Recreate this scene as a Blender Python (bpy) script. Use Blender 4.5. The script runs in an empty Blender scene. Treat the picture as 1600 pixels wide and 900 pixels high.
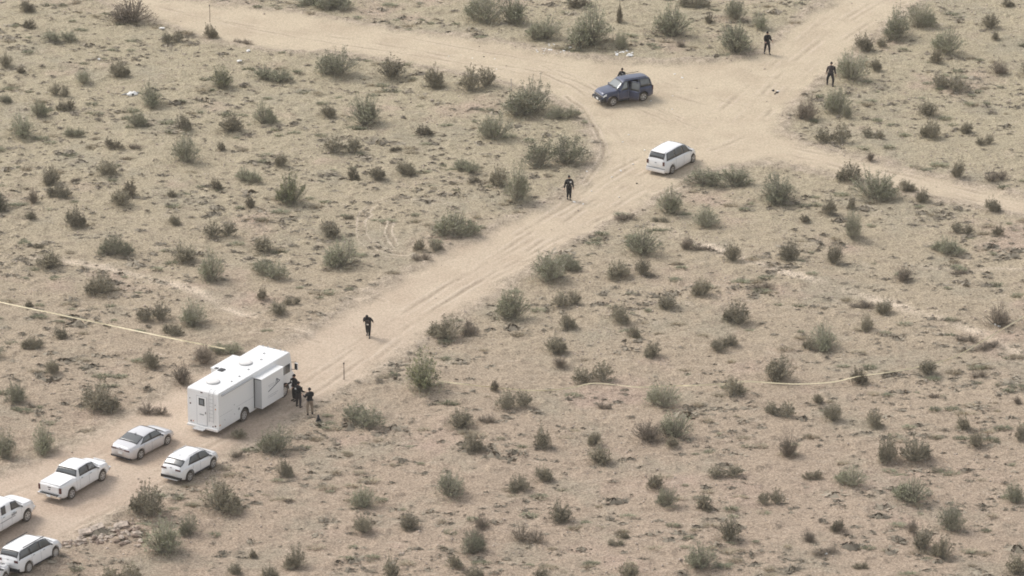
import bpy, bmesh, math, random
import numpy as np
from mathutils import Vector, Matrix, Euler

C = bpy.context.scene.collection
SC = bpy.context.scene
RND = random.Random(7)
NPR = np.random.RandomState(11)

# ------------------------------------------------------------------ camera
CAM_H = 126.6
CAM_DEP = math.radians(21.6)
CAM_F = 7500.0                       # focal length in photo pixels (1600 wide)
CAM_Y = -CAM_H / math.tan(CAM_DEP)
cam_d = bpy.data.cameras.new('camera'); cam = bpy.data.objects.new('camera', cam_d); C.objects.link(cam)
cam.location = (0, CAM_Y, CAM_H)
cam.rotation_euler = (math.pi / 2 - CAM_DEP, 0, 0)
cam_d.sensor_width = 36.0; cam_d.lens = 36.0 * CAM_F / 1600.0
cam_d.clip_start = 1.0; cam_d.clip_end = 20000
SC.camera = cam

def at(px, py, z=0.0):
    """ground position seen at a photo pixel, at height z"""
    a = (px - 800) / CAM_F; b = -(py - 450) / CAM_F
    cy, sy = math.cos(CAM_DEP), math.sin(CAM_DEP)
    dx, dy, dz = a, cy + b * sy, -sy + b * cy
    t = (z - CAM_H) / dz
    return Vector((dx * t, CAM_Y + dy * t, z))

# ------------------------------------------------------------------ world and sun (thin overcast)
SUN_EL = math.radians(48); SUN_AZ = math.radians(-58)      # azimuth from +Y (far side), to the left
w = bpy.data.worlds.new('World'); SC.world = w; w.use_nodes = True
nt = w.node_tree; nt.nodes.clear()
wo = nt.nodes.new('ShaderNodeOutputWorld'); bg = nt.nodes.new('ShaderNodeBackground')
sky = nt.nodes.new('ShaderNodeTexSky'); sky.sky_type = 'NISHITA'; sky.sun_disc = False
sky.sun_elevation = SUN_EL; sky.sun_rotation = SUN_AZ; sky.dust_density = 4.0; sky.altitude = 900
hs = nt.nodes.new('ShaderNodeHueSaturation'); hs.inputs['Saturation'].default_value = 0.22
nt.links.new(sky.outputs[0], hs.inputs['Color']); nt.links.new(hs.outputs[0], bg.inputs[0])
nt.links.new(bg.outputs[0], wo.inputs[0]); bg.inputs[1].default_value = 0.15
sd = bpy.data.lights.new('sun', 'SUN'); sun = bpy.data.objects.new('sun', sd); C.objects.link(sun)
sd.energy = 1.2; sd.angle = math.radians(20); sd.color = (1.0, 0.93, 0.84)
sv = Vector((math.sin(SUN_AZ) * math.cos(SUN_EL), math.cos(SUN_AZ) * math.cos(SUN_EL), math.sin(SUN_EL)))
sun.rotation_euler = sv.to_track_quat('Z', 'Y').to_euler(); sun.location = (-40, 40, 80)
SC.view_settings.view_transform = 'Standard'; SC.view_settings.look = 'None'
SC.view_settings.exposure = 0.66
SC.cycles.filter_width = 1.8; SC.view_settings.gamma = 1.0

# ------------------------------------------------------------------ helpers
def tag(o, label=None, cat=None, group=None, kind=None):
    if label: o['label'] = label
    if cat: o['category'] = cat
    if group: o['group'] = group
    if kind: o['kind'] = kind
    return o

def empty(name, loc, rz=0, parent=None):
    o = bpy.data.objects.new(name, None); C.objects.link(o); o.location = loc; o.rotation_euler = (0, 0, rz)
    o.empty_display_size = 0.2
    if parent: o.parent = parent
    return o

def link(name, me, parent=None, mat=None, smooth=False):
    if mat is not None and not me.materials: me.materials.append(mat)
    if smooth:
        me.polygons.foreach_set('use_smooth', [True] * len(me.polygons))
    o = bpy.data.objects.new(name, me); C.objects.link(o)
    if parent: o.parent = parent
    return o

def bm_obj(name, bm, mat, parent=None, smooth=False):
    me = bpy.data.meshes.new(name); bmesh.ops.recalc_face_normals(bm, faces=bm.faces); bm.to_mesh(me); bm.free()
    mats = mat if isinstance(mat, (list, tuple)) else [mat]
    for m in mats: me.materials.append(m)
    return link(name, me, parent, None, smooth)

def add_box(bm, c, s, rot=None, bev=0.0, mi=0, taper=None):
    r = bmesh.ops.create_cube(bm, size=1.0)
    vs = r['verts']
    for v in vs:
        v.co = Vector((v.co.x * s[0], v.co.y * s[1], v.co.z * s[2]))
        if taper and v.co.z > 0: v.co.x *= taper; v.co.y *= taper
    fs = list({f for v in vs for f in v.link_faces})
    if bev > 0:
        es = list({e for v in vs for e in v.link_edges})
        rb = bmesh.ops.bevel(bm, geom=es, offset=bev, segments=2, profile=0.6, affect='EDGES')
        vs = list({v for f in rb['faces'] for v in f.verts} | {v for v in vs if v.is_valid})
        fs = list({f for v in vs for f in v.link_faces})
    M = Matrix.Translation(Vector(c)) @ (rot.to_matrix().to_4x4() if rot else Matrix.Identity(4))
    for v in vs: v.co = M @ v.co
    for f in fs: f.material_index = mi
    return vs

def box(name, c, s, mat, parent, bev=0.0, rot=None, taper=None):
    bm = bmesh.new(); add_box(bm, c, s, rot, bev, 0, taper)
    return bm_obj(name, bm, mat, parent)

def add_tube(bm, pts, rad, n=6, mi=0):
    pts = [Vector(p) for p in pts]; rings = []
    rads = rad if isinstance(rad, (list, tuple)) else [rad] * len(pts)
    for i, p in enumerate(pts):
        d = (pts[min(i + 1, len(pts) - 1)] - pts[max(i - 1, 0)]).normalized()
        a = d.orthogonal().normalized(); b = d.cross(a)
        rings.append([bm.verts.new(p + (a * math.cos(t) + b * math.sin(t)) * rads[i])
                      for t in [2 * math.pi * k / n for k in range(n)]])
    for i in range(len(rings) - 1):
        for k in range(n):
            f = bm.faces.new((rings[i][k], rings[i][(k + 1) % n], rings[i + 1][(k + 1) % n], rings[i + 1][k])); f.material_index = mi
    bm.faces.new(rings[0][::-1]).material_index = mi; bm.faces.new(rings[-1]).material_index = mi

def add_lathe(bm, prof, n=24, mi=0, axis='Y', c=(0, 0, 0)):
    """prof: list of (radius, offset along the axis)"""
    rings = []
    for r, h in prof:
        ring = []
        for k in range(n):
            t = 2 * math.pi * k / n
            p = (r * math.cos(t), h, r * math.sin(t)) if axis == 'Y' else (r * math.cos(t), r * math.sin(t), h)
            ring.append(bm.verts.new(Vector(p) + Vector(c)))
        rings.append(ring)
    for i in range(len(rings) - 1):
        for k in range(n):
            bm.faces.new((rings[i][k], rings[i][(k + 1) % n], rings[i + 1][(k + 1) % n], rings[i + 1][k])).material_index = mi
    bm.faces.new(rings[0][::-1]).material_index = mi; bm.faces.new(rings[-1]).material_index = mi

# ------------------------------------------------------------------ materials
def principled(name, col, rough=0.6, metal=0.0, coat=0.0, dirt=None, noise=0.0, nscale=8.0, spec=0.5):
    m = bpy.data.materials.new(name); m.use_nodes = True; t = m.node_tree; b = t.nodes['Principled BSDF']
    b.inputs['Roughness'].default_value = rough; b.inputs['Metallic'].default_value = metal
    b.inputs['Specular IOR Level'].default_value = spec
    if coat: b.inputs['Coat Weight'].default_value = coat; b.inputs['Coat Roughness'].default_value = 0.06
    rgb = t.nodes.new('ShaderNodeRGB'); rgb.outputs[0].default_value = (*col, 1); src = rgb.outputs[0]
    tc = t.nodes.new('ShaderNodeTexCoord')
    if noise > 0:
        n = t.nodes.new('ShaderNodeTexNoise'); n.inputs['Scale'].default_value = nscale; n.inputs['Detail'].default_value = 4
        t.links.new(tc.outputs['Object'], n.inputs['Vector'])
        mr = t.nodes.new('ShaderNodeMapRange'); mr.inputs[1].default_value = .3; mr.inputs[2].default_value = .7
        mr.inputs[3].default_value = 1 - noise; mr.inputs[4].default_value = 1 + noise
        t.links.new(n.outputs[0], mr.inputs[0])
        mx = t.nodes.new('ShaderNodeVectorMath'); mx.operation = 'SCALE'
        t.links.new(src, mx.inputs[0]); t.links.new(mr.outputs[0], mx.inputs['Scale']); src = mx.outputs[0]
    if dirt:   # road dust that clings to the lower body
        sp = t.nodes.new('ShaderNodeSeparateXYZ'); t.links.new(tc.outputs['Object'], sp.inputs[0])
        n = t.nodes.new('ShaderNodeTexNoise'); n.inputs['Scale'].default_value = 3.5; n.inputs['Detail'].default_value = 6
        t.links.new(tc.outputs['Object'], n.inputs['Vector'])
        ad = t.nodes.new('ShaderNodeMath'); ad.operation = 'MULTIPLY_ADD'; ad.inputs[1].default_value = -0.5
        t.links.new(n.outputs[0], ad.inputs[0]); t.links.new(sp.outputs[2], ad.inputs[2])
        mr = t.nodes.new('ShaderNodeMapRange'); mr.inputs[1].default_value = -0.05; mr.inputs[2].default_value = 0.45
        mr.inputs[3].default_value = dirt; mr.inputs[4].default_value = 0.04
        t.links.new(ad.outputs[0], mr.inputs[0])
        mix = t.nodes.new('ShaderNodeMix'); mix.data_type = 'RGBA'; mix.inputs[7].default_value = (.42, .33, .24, 1)
        t.links.new(mr.outputs[0], mix.inputs[0]); t.links.new(src, mix.inputs[6]); src = mix.outputs[2]
    t.links.new(src, b.inputs['Base Color'])
    return m

M = {}
M['white'] = principled('white_paint', (.82, .82, .82), .28, 0, .6, dirt=.35)
M['silver'] = principled('silver_white_paint', (.66, .65, .66), .28, .25, .6, dirt=.45)
M['navy'] = principled('dark_blue_paint', (.022, .037, .092), .36, .15, .5, dirt=.5, noise=.25, nscale=1.5)
M['rvwhite'] = principled('white_fibreglass', (.83, .83, .82), .35, 0, .3, dirt=.25)
M['glass'] = principled('tinted_glass', (.085, .09, .092), .10, 0, 0, spec=.8)
M['glass_lt'] = principled('windscreen_glass', (.15, .165, .165), .10, 0, 0, spec=1.0)
M['trim'] = principled('black_trim', (.018, .018, .02), .5, noise=.2)
M['rubber'] = principled('tyre_rubber', (.03, .028, .026), .85, dirt=.15)
M['rim'] = principled('alloy_rim', (.62, .61, .60), .35, .5, dirt=.05)
M['chrome'] = principled('chrome', (.75, .75, .75), .15, 1.0)
M['plate'] = principled('number_plate', (.75, .76, .76), .4)
M['lamp'] = principled('clear_lamp', (.72, .74, .74), .12, 0, .5)
M['red'] = principled('red_lamp', (.075, .018, .018), .2, 0, .5)
M['amber'] = principled('amber_lamp', (.55, .2, .03), .3)
M['under'] = principled('underbody', (.02, .02, .02), .9, dirt=.6)
M['seat'] = principled('seat_cloth', (.06, .06, .065), .9, noise=.3)
M['decal'] = principled('navy_decal', (.05, .055, .08), .5)
M['grey'] = principled('grey_plastic', (.30, .30, .30), .6)
M['lgrey'] = principled('pale_grey_plastic', (.5, .5, .5), .5)
M['black_cloth'] = principled('black_cloth', (.012, .011, .012), .95, noise=.3, nscale=6)
M['dark_cloth'] = principled('charcoal_cloth', (.045, .035, .035), .95, noise=.3, nscale=6)
M['khaki'] = principled('khaki_cloth', (.24, .19, .14), .95, noise=.25, nscale=6)
M['greycloth'] = principled('grey_vest_cloth', (.10, .09, .09), .95, noise=.3, nscale=6)
M['skin'] = principled('skin', (.42, .25, .18), .6)
M['hair'] = principled('hair', (.025, .018, .014), .8)
M['badge'] = principled('pale_print', (.72, .70, .66), .6)
M['shoe'] = principled('boot_leather', (.015, .013, .012), .6)
M['tape'] = principled('barrier_tape', (.74, .64, .42), .5, noise=.12, nscale=2.5)
M['metal'] = principled('dark_post_metal', (.06, .05, .045), .6, .4)
M['wood'] = principled('weathered_wood', (.10, .08, .06), .85, noise=.3)
M['litter'] = principled('white_litter', (.80, .79, .76), .6, noise=.15)
M['rock'] = principled('pale_rock', (.44, .365, .30), .9, noise=.35, nscale=5)
M['rockd'] = principled('brown_rock', (.24, .18, .14), .9, noise=.35, nscale=5)

def leaf_mat(name, c1, c2, rough=.75):
    m = bpy.data.materials.new(name); m.use_nodes = True; t = m.node_tree; b = t.nodes['Principled BSDF']
    b.inputs['Roughness'].default_value = rough; b.inputs['Specular IOR Level'].default_value = .25
    a = t.nodes.new('ShaderNodeAttribute'); a.attribute_name = 'tint'
    oi = t.nodes.new('ShaderNodeObjectInfo')
    mix = t.nodes.new('ShaderNodeMix'); mix.data_type = 'RGBA'
    mix.inputs[6].default_value = (*c1, 1); mix.inputs[7].default_value = (*c2, 1)
    t.links.new(a.outputs['Fac'], mix.inputs[0])
    mr = t.nodes.new('ShaderNodeMapRange'); mr.inputs[3].default_value = .78; mr.inputs[4].default_value = 1.25
    t.links.new(oi.outputs['Random'], mr.inputs[0])
    sc = t.nodes.new('ShaderNodeVectorMath'); sc.operation = 'SCALE'
    t.links.new(mix.outputs[2], sc.inputs[0]); t.links.new(mr.outputs[0], sc.inputs['Scale'])
    t.links.new(sc.outputs[0], b.inputs['Base Color'])
    return m
M['leaf_g'] = leaf_mat('grey_green_leaves', (.185, .19, .122), (.42, .41, .28))
M['leaf_b'] = leaf_mat('olive_brown_leaves', (.165, .146, .100), (.38, .335, .235))
M['leaf_d'] = leaf_mat('dry_brown_leaves', (.16, .13, .10), (.34, .28, .215))
M['leaf_y'] = leaf_mat('yellow_green_leaves', (.13, .14, .08), (.38, .37, .21))
M['stem'] = leaf_mat('grey_stems', (.25, .23, .18), (.44, .40, .32))
M['stem_d'] = leaf_mat('brown_stems', (.17, .145, .11), (.34, .29, .23))
M['pale'] = leaf_mat('straw_grass', (.24, .20, .14), (.50, .43, .31))
M['tuft'] = leaf_mat('dry_tufts', (.19, .165, .125), (.50, .43, .33))

# ------------------------------------------------------------------ ground shape
def vnoise(x, y, seed=0):
    """smooth value noise on numpy arrays"""
    xi = np.floor(x).astype(np.int64); yi = np.floor(y).astype(np.int64)
    fx = x - xi; fy = y - yi
    fx = fx * fx * (3 - 2 * fx); fy = fy * fy * (3 - 2 * fy)
    def h(a, b):
        n = (a * 374761393 + b * 668265263 + seed * 1274126177) & 0xffffffff
        n = ((n ^ (n >> 13)) * 1274126177) & 0xffffffff
        return ((n ^ (n >> 16)) & 0xffffff) / float(0xffffff)
    return (h(xi, yi) * (1 - fx) + h(xi + 1, yi) * fx) * (1 - fy) + (h(xi, yi + 1) * (1 - fx) + h(xi + 1, yi + 1) * fx) * fy
def fbm(x, y, oct=4, seed=0):
    s = 0; a = 1; t = 0
    for k in range(oct):
        s = s + a * vnoise(x, y, seed + k * 17); t += a; a *= .5; x = x * 2.03 + 11.3; y = y * 2.03 - 7.1
    return s / t

# outline of the bare dirt roads, drawn on the photograph and laid on the ground
ROAD_PX = [
 (-160,800),(-60,762),(40,728),(120,694),(190,655),(240,628),(290,590),(330,572),(420,550),(480,524),(560,474),(640,428),(700,392),(760,362),(830,330),
 (880,312),(915,285),(936,256),(941,225),(926,196),(900,172),(866,150),(800,132),(735,115),(660,101),(560,84),(470,80),(400,74),(330,60),(270,38),(215,20),(150,-8),(60,-60),
 (240,-60),(262,-2),(330,6),(450,17),(560,38),(640,50),(720,58),(800,72),(880,88),(960,98),(1060,100),(1150,94),(1190,84),(1225,56),(1262,26),(1310,-4),(1390,-60),
 (1530,-60),(1440,-8),(1396,24),(1350,58),(1322,88),(1285,118),(1245,150),(1222,176),(1212,204),(1250,222),(1310,240),(1380,259),(1460,277),(1540,296),(1620,316),(1740,345),
 (1760,380),(1620,340),(1530,322),(1440,302),(1350,280),(1270,262),(1200,250),(1140,256),(1085,268),(1050,294),(1000,318),(950,345),(900,372),(860,392),(815,424),
 (760,462),(700,500),(640,538),(575,582),(500,620),(440,662),(380,694),(330,722),(262,752),(200,786),(130,826),(60,868),(-20,915),(-160,1000)]
ROAD = np.array([at(*p)[:2] for p in ROAD_PX])

def seg_dist(X, Y, pts, closed=False):
    d = np.full(X.shape, 1e9)
    n = len(pts)
    for i in range(n if closed else n - 1):
        a = pts[i]; b = pts[(i + 1) % n]
        ex, ey = b[0] - a[0], b[1] - a[1]; L = ex * ex + ey * ey + 1e-9
        t = np.clip(((X - a[0]) * ex + (Y - a[1]) * ey) / L, 0, 1)
        d = np.minimum(d, (X - a[0] - t * ex) ** 2 + (Y - a[1] - t * ey) ** 2)
    return np.sqrt(d)
def inside(X, Y, pts):
    r = np.zeros(X.shape, bool); n = len(pts)
    for i in range(n):
        a = pts[i]; b = pts[(i + 1) % n]
        if a[1] == b[1]: continue
        c = ((a[1] > Y) != (b[1] > Y)) & (X < (b[0] - a[0]) * (Y - a[1]) / (b[1] - a[1]) + a[0])
        r ^= c
    return r
def road_sd(X, Y):
    d = seg_dist(X, Y, ROAD, True)
    return np.where(inside(X, Y, ROAD), d, -d)

def px_line(pts, n=6):
    """smooth (Catmull-Rom) ground polyline through photo points"""
    P = [np.array(at(*p)[:2]) for p in pts]; P = [P[0]] + P + [P[-1]]; out = []
    for i in range(1, len(P) - 2):
        for k in range(n):
            t = k / n; a, b, c, d = P[i - 1], P[i], P[i + 1], P[i + 2]
            out.append(.5 * ((2 * b) + (-a + c) * t + (2 * a - 5 * b + 4 * c - d) * t * t + (-a + 3 * b - 3 * c + d) * t ** 3))
    out.append(P[-2]); return out
def offset_line(L, o):
    out = []
    for i, p in enumerate(L):
        d = L[min(i + 1, len(L) - 1)] - L[max(i - 1, 0)]; d = d / (np.hypot(*d) + 1e-9)
        out.append(p + np.array([-d[1], d[0]]) * o)
    return out
# (photo points, strength, half width, twin offset) wheel ruts in the dirt
TRACKS = [
 ([(240,8),(400,42),(560,62),(720,90),(880,118),(930,142)], .9, .18, 0), ([(260,18),(420,56),(600,78),(760,104),(900,132)], .8, .16, 0),
 ([(860,112),(900,128),(930,146)], 1.3, .13, 1.5), ([(985,160),(1020,172),(1052,186)], 1.4, .12, 1.5),
 ([(1100,230),(1160,200),(1240,110),(1320,48),(1400,0)], .8, .2, 1.6), ([(1120,190),(1200,120),(1290,40),(1350,0)], .8, .2, 1.5),
 ([(1180,222),(1280,246),(1400,276),(1500,300),(1620,328)], 1.0, .17, 1.5),
 ([(470,600),(560,545),(660,480),(760,420),(850,360),(920,300),(1000,255),(1060,225)], .9, .17, 1.6),
 ([(430,640),(520,580),(620,510),(720,445),(830,385),(930,330),(1000,285),(1040,262)], .9, .17, 1.5),
 ([(540,600),(640,520),(740,450),(850,395),(930,345),(1010,305)], .7, .2, 0),
 ([(930,180),(960,230),(950,280),(900,320),(820,370)], .8, .2, 1.5),
 ([(0,790),(120,735),(240,680),(300,640)], .6, .2, 1.6), ([(60,840),(160,790),(280,730),(380,680),(460,640)], .8, .2, 1.5),
 ([(870,335),(920,305),(990,262)], 1.1, .14, .6), ([(960,320),(1040,290),(1085,262)], 1.0, .16, 1.4),
 ([(1000,120),(1080,150),(1160,170)], .7, .2, 1.5),
 ([(885,150),(908,168),(928,195),(942,228),(936,256),(912,288)], 1.5, .13, 0), ([(840,104),(900,132),(945,152)], 1.4, .10, .9), ([(1010,166),(1050,182),(1090,200)], 1.5, .10, 0), ([(1085,262),(1082,285),(1040,305)], 1.3, .12, 0),
 ([(280,20),(420,50),(560,72),(700,95)], 1.25, .12, 0), ([(600,50),(720,74),(800,88),(900,104)], 1.25, .12, 0),
]
# faint doughnut ruts and trails out in the scrub
SCRUB_TRACKS = [
 ([(700,318),(640,312),(590,318),(565,340),(572,370),(600,390),(640,398)], 1.4, .14, 0),
 ([(575,335),(562,352),(570,378),(598,398),(640,402)], 1.3, .12, 0),
 ([(612,345),(608,362),(618,382),(642,388)], 1.3, .12, 0), ([(600,348),(598,366),(610,386),(650,396)], 1.2, .12, 0),
 ([(400,520),(440,516),(470,524),(500,534)], 1.3, .16, 0), ([(560,455),(590,466),(600,470)], 1.2, .14, 0),
]
TRAILS = [
 ([(1028,352),(1085,378),(1150,402),(1230,428),(1340,458),(1450,492),(1530,522),(1580,545),(1640,575)], 1.3, .55, 0),
 ([(-40,396),(60,402),(130,410),(200,424),(280,446),(350,480),(430,505),(500,528)], 1.1, .42, 0),
 ([(1430,415),(1500,422),(1560,418),(1620,420)], .7, .3, 0),
]
SHRUB_MOUNDS = []      # filled below, before the ground is made

def height(X, Y):
    X = np.asarray(X, float); Y = np.asarray(Y, float)
    sd_ = road_sd(X, Y) + (fbm(X * .7, Y * .7, 3, 5) - .5) * 1.1
    r = np.clip(sd_ / 1.4 + .4, 0, 1); r = r * r * (3 - 2 * r)
    h = (fbm(X * .11, Y * .11, 3, 1) - .5) * .5 + (fbm(X * .55, Y * .8, 4, 2) - .5) * .26 \
        + (np.maximum(fbm(X * 1.5, Y * 2.6, 3, 3) - .52, 0)) * .50
    berm = np.exp(-((sd_ + .5) / .55) ** 2) * .09 * fbm(X * .8, Y * .8, 2, 9)
    rd = -.04 + (fbm(X * .5, Y * .5, 3, 8) - .5) * .07 + (fbm(X * 2.2, Y * 2.2, 2, 28) - .5) * .035
    far = np.clip((np.hypot(X, Y) - 120) / 400, 0, 1)
    return h * (1 - r) + rd * r + berm + far * (fbm(X * .004, Y * .004, 3, 4) - .5) * 6

def zg(x, y): return float(height(np.array([x]), np.array([y]))[0])
def gat(px, py):
    p = at(px, py); z = zg(p.x, p.y); q = at(px, py, z); q.z = zg(q.x, q.y); return q

# ------------------------------------------------------------------ ground sheet (one sheet out to the horizon)
def axis(lo, hi, step, far):
    core = np.arange(lo, hi + step * .5, step); up = []; v = core[-1]; s = step
    while v < far: s *= 1.35; v += s; up.append(v)
    dn = []; v = core[0]; s = step
    while v > -far: s *= 1.35; v -= s; dn.append(v)
    return np.array(dn[::-1] + list(core) + up)
ax = axis(-46, 46, .125, 6000); ay = axis(-53, 71, .2, 6000)
GX, GY = np.meshgrid(ax, ay)
GX = GX.ravel(); GY = GY.ravel(); nx, ny = len(ax), len(ay)
sdv = road_sd(GX, GY)
sdn = sdv + (fbm(GX * .7, GY * .7, 3, 5) - .5) * 1.1
ZZ = height(GX, GY)
near = (np.abs(GX) < 47) & (GY > -54) & (GY < 72)
trk = np.zeros(GX.shape); idx = np.where(near)[0]
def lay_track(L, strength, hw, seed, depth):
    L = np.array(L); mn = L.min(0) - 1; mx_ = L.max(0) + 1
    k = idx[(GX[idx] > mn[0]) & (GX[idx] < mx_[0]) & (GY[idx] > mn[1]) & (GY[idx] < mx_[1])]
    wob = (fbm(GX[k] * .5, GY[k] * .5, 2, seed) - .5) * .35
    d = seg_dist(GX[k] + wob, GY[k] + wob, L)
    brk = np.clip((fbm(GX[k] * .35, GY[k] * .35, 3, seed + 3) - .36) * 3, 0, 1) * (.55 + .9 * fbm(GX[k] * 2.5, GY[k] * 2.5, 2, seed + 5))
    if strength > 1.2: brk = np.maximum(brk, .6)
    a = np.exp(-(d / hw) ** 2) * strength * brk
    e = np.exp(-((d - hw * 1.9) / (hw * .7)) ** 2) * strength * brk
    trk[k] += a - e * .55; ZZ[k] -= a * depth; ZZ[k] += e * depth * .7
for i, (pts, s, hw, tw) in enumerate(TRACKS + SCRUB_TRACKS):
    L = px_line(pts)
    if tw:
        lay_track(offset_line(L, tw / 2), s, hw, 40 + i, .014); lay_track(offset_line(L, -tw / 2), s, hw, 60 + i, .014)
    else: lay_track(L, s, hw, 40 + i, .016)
trail = np.zeros(GX.shape)
for i, (pts, s, hw, tw) in enumerate(TRAILS):
    L = np.array(px_line(pts)); k = idx
    d = seg_dist(GX[k] + (fbm(GX[k] * .4, GY[k] * .4, 2, 80 + i) - .5), GY[k], L)
    a = np.exp(-(d / hw) ** 2) * s * np.clip((fbm(GX[k] * .3, GY[k] * .3, 2, 90 + i) - .25) * 3, .1, 1)
    trail[k] = np.maximum(trail[k], a); ZZ[k] -= a * .05
V = np.column_stack([GX, GY, ZZ])
gi = np.arange(nx * ny).reshape(ny, nx)
F = np.column_stack([gi[:-1, :-1].ravel(), gi[:-1, 1:].ravel(), gi[1:, 1:].ravel(), gi[1:, :-1].ravel()]).astype(np.int32)
gm = bpy.data.meshes.new('ground')
gm.vertices.add(len(V)); gm.vertices.foreach_set('co', V.ravel())
gm.loops.add(F.size); gm.loops.foreach_set('vertex_index', F.ravel())
gm.polygons.add(len(F)); gm.polygons.foreach_set('loop_start', np.arange(0, F.size, 4, dtype=np.int32))
gm.polygons.foreach_set('loop_total', np.full(len(F), 4, dtype=np.int32))
gm.update(calc_edges=True); gm.polygons.foreach_set('use_smooth', np.ones(len(F), bool))
def attr(name, a):
    t = gm.attributes.new(name, 'FLOAT', 'POINT'); t.data.foreach_set('value', np.asarray(a, np.float32))
rm = np.clip((sdn + (fbm(GX * 1.9, GY * 1.9, 3, 15) - .5) * 1.3) / 2.1 + .45, 0, 1)
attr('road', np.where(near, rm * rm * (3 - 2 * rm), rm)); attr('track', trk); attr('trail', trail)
attr('edge', np.exp(-((sdn + .3) / .8) ** 2))

def ground_material():
    m = bpy.data.materials.new('desert_soil'); m.use_nodes = True; t = m.node_tree; b = t.nodes['Principled BSDF']
    b.inputs['Roughness'].default_value = .95; b.inputs['Specular IOR Level'].default_value = .15
    L = t.links.new
    geo = t.nodes.new('ShaderNodeNewGeometry'); pos = geo.outputs['Position']
    def at_(n):
        a = t.nodes.new('ShaderNodeAttribute'); a.attribute_name = n; return a.outputs['Fac']
    def noise(scale, det=4, rough=.55, stretch=(1, 1, 1), off=0):
        mp = t.nodes.new('ShaderNodeMapping'); mp.inputs['Scale'].default_value = stretch; mp.inputs['Location'].default_value = (off, off * .7, 0)
        L(pos, mp.inputs[0]); n = t.nodes.new('ShaderNodeTexNoise'); n.inputs['Scale'].default_value = scale
        n.inputs['Detail'].default_value = det; n.inputs['Roughness'].default_value = rough; L(mp.outputs[0], n.inputs['Vector']); return n.outputs[0]
    def ramp(v, a, b_, lo=0., hi=1.):
        r = t.nodes.new('ShaderNodeMapRange'); r.inputs[1].default_value = a; r.inputs[2].default_value = b_
        r.inputs[3].default_value = lo; r.inputs[4].default_value = hi; r.interpolation_type = 'SMOOTHSTEP'
        L(v, r.inputs[0]); return r.outputs[0]
    def mixc(f, a, b_, mode='MIX'):
        x = t.nodes.new('ShaderNodeMix'); x.data_type = 'RGBA'; x.blend_type = mode
        if isinstance(f, (int, float)): x.inputs[0].default_value = f
        else: L(f, x.inputs[0])
        for i, c in ((6, a), (7, b_)):
            if isinstance(c, tuple): x.inputs[i].default_value = (*c, 1)
            else: L(c, x.inputs[i])
        return x.outputs[2]
    def math_(op, a, b_=None):
        x = t.nodes.new('ShaderNodeMath'); x.operation = op; x.use_clamp = False
        for i, c in ((0, a), (1, b_)):
            if c is None: continue
            if isinstance(c, (int, float)): x.inputs[i].default_value = c
            else: L(c, x.inputs[i])
        return x.outputs[0]
    sp = t.nodes.new('ShaderNodeSeparateXYZ'); L(pos, sp.inputs[0])
    # soils: yellower sand on the far side, pinker decomposed granite on the near side, patches of thin dry crust
    yb = ramp(math_('ADD', sp.outputs[1], math_('MULTIPLY', noise(.05, 3), 26)), -30, 55)
    base = mixc(yb, (.364, .286, .216), (.370, .318, .222))
    base = mixc(ramp(noise(.16, 5, .6, (1, .8, 1), 30), .50, .66, 0, .50), base, (.290, .262, .198))     # greyer crust
    base = mixc(ramp(noise(.11, 4, .6, (1, 1, 1), 70), .55, .72, 0, .55), base, (.430, .318, .258))      # pinkish patches
    base = mixc(ramp(noise(.9, 5, .65, (.6, 1.2, 1), 12), .50, .70, 0, .45), base, (.245, .195, .148))      # litter / brown stains
    base = mixc(ramp(noise(1.3, 5, .6, (.6, 1.3, 1), 55), .54, .72, 0, .40), base, (.480, .400, .315))     # blown sand
    road = mixc(ramp(noise(.25, 5, .6, (1, 1, 1), 5), .38, .66), (.505, .405, .318), (.450, .350, .270))
    road = mixc(yb, road, mixc(ramp(noise(.3, 4), .4, .7), (.515, .430, .315), (.455, .372, .272)))
    road = mixc(ramp(noise(1.6, 6, .7, (1, 1, 1), 3), .55, .8, 0, .35), road, (.37, .295, .225))
    col = mixc(at_('edge'), base, mixc(ramp(noise(1.1, 4), .42, .6), (.32, .265, .20), (.43, .355, .275)))
    col = mixc(math_('MULTIPLY', at_('trail'), .85), col, (.57, .475, .37))
    col = mixc(at_('road'), col, road)
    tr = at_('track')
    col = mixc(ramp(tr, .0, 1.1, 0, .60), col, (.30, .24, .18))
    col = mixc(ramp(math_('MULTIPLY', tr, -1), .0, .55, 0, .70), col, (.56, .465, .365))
    g1 = noise(7.0, 5, .75); g2 = noise(16.0, 3, .7, (1, 1, 1), 9)
    grain = math_('ADD', ramp(g1, .36, .64, .66, 1.32), ramp(g2, .3, .7, -.20, .20))
    grain = t_mix = math_('ADD', math_('MULTIPLY', math_('SUBTRACT', grain, 1.0), math_('SUBTRACT', 1.0, math_('MULTIPLY', at_('road'), .55))), 1.0)
    x = t.nodes.new('ShaderNodeVectorMath'); x.operation = 'SCALE'; L(col, x.inputs[0]); L(grain, x.inputs['Scale'])
    # pale pebbles
    vo = t.nodes.new('ShaderNodeTexVoronoi'); vo.inputs['Scale'].default_value = 2.6; L(pos, vo.inputs['Vector'])
    peb = math_('MULTIPLY', ramp(vo.outputs['Distance'], .10, .16, 1, 0), ramp(noise(.35, 3, .6, (1, 1, 1), 44), .5, .62, 0, .6))
    col = mixc(peb, x.outputs[0], (.60, .52, .43))
    L(col, b.inputs['Base Color'])
    bu = t.nodes.new('ShaderNodeBump'); bu.inputs['Strength'].default_value = .7; bu.inputs['Distance'].default_value = .10
    hgt = math_('ADD', math_('MULTIPLY', noise(2.6, 7, .72, (.8, 1.2, 1), 2), 1.0), math_('MULTIPLY', g1, .35))
    hgt = math_('MULTIPLY', hgt, math_('SUBTRACT', 1.0, math_('MULTIPLY', at_('road'), .6)))
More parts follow.
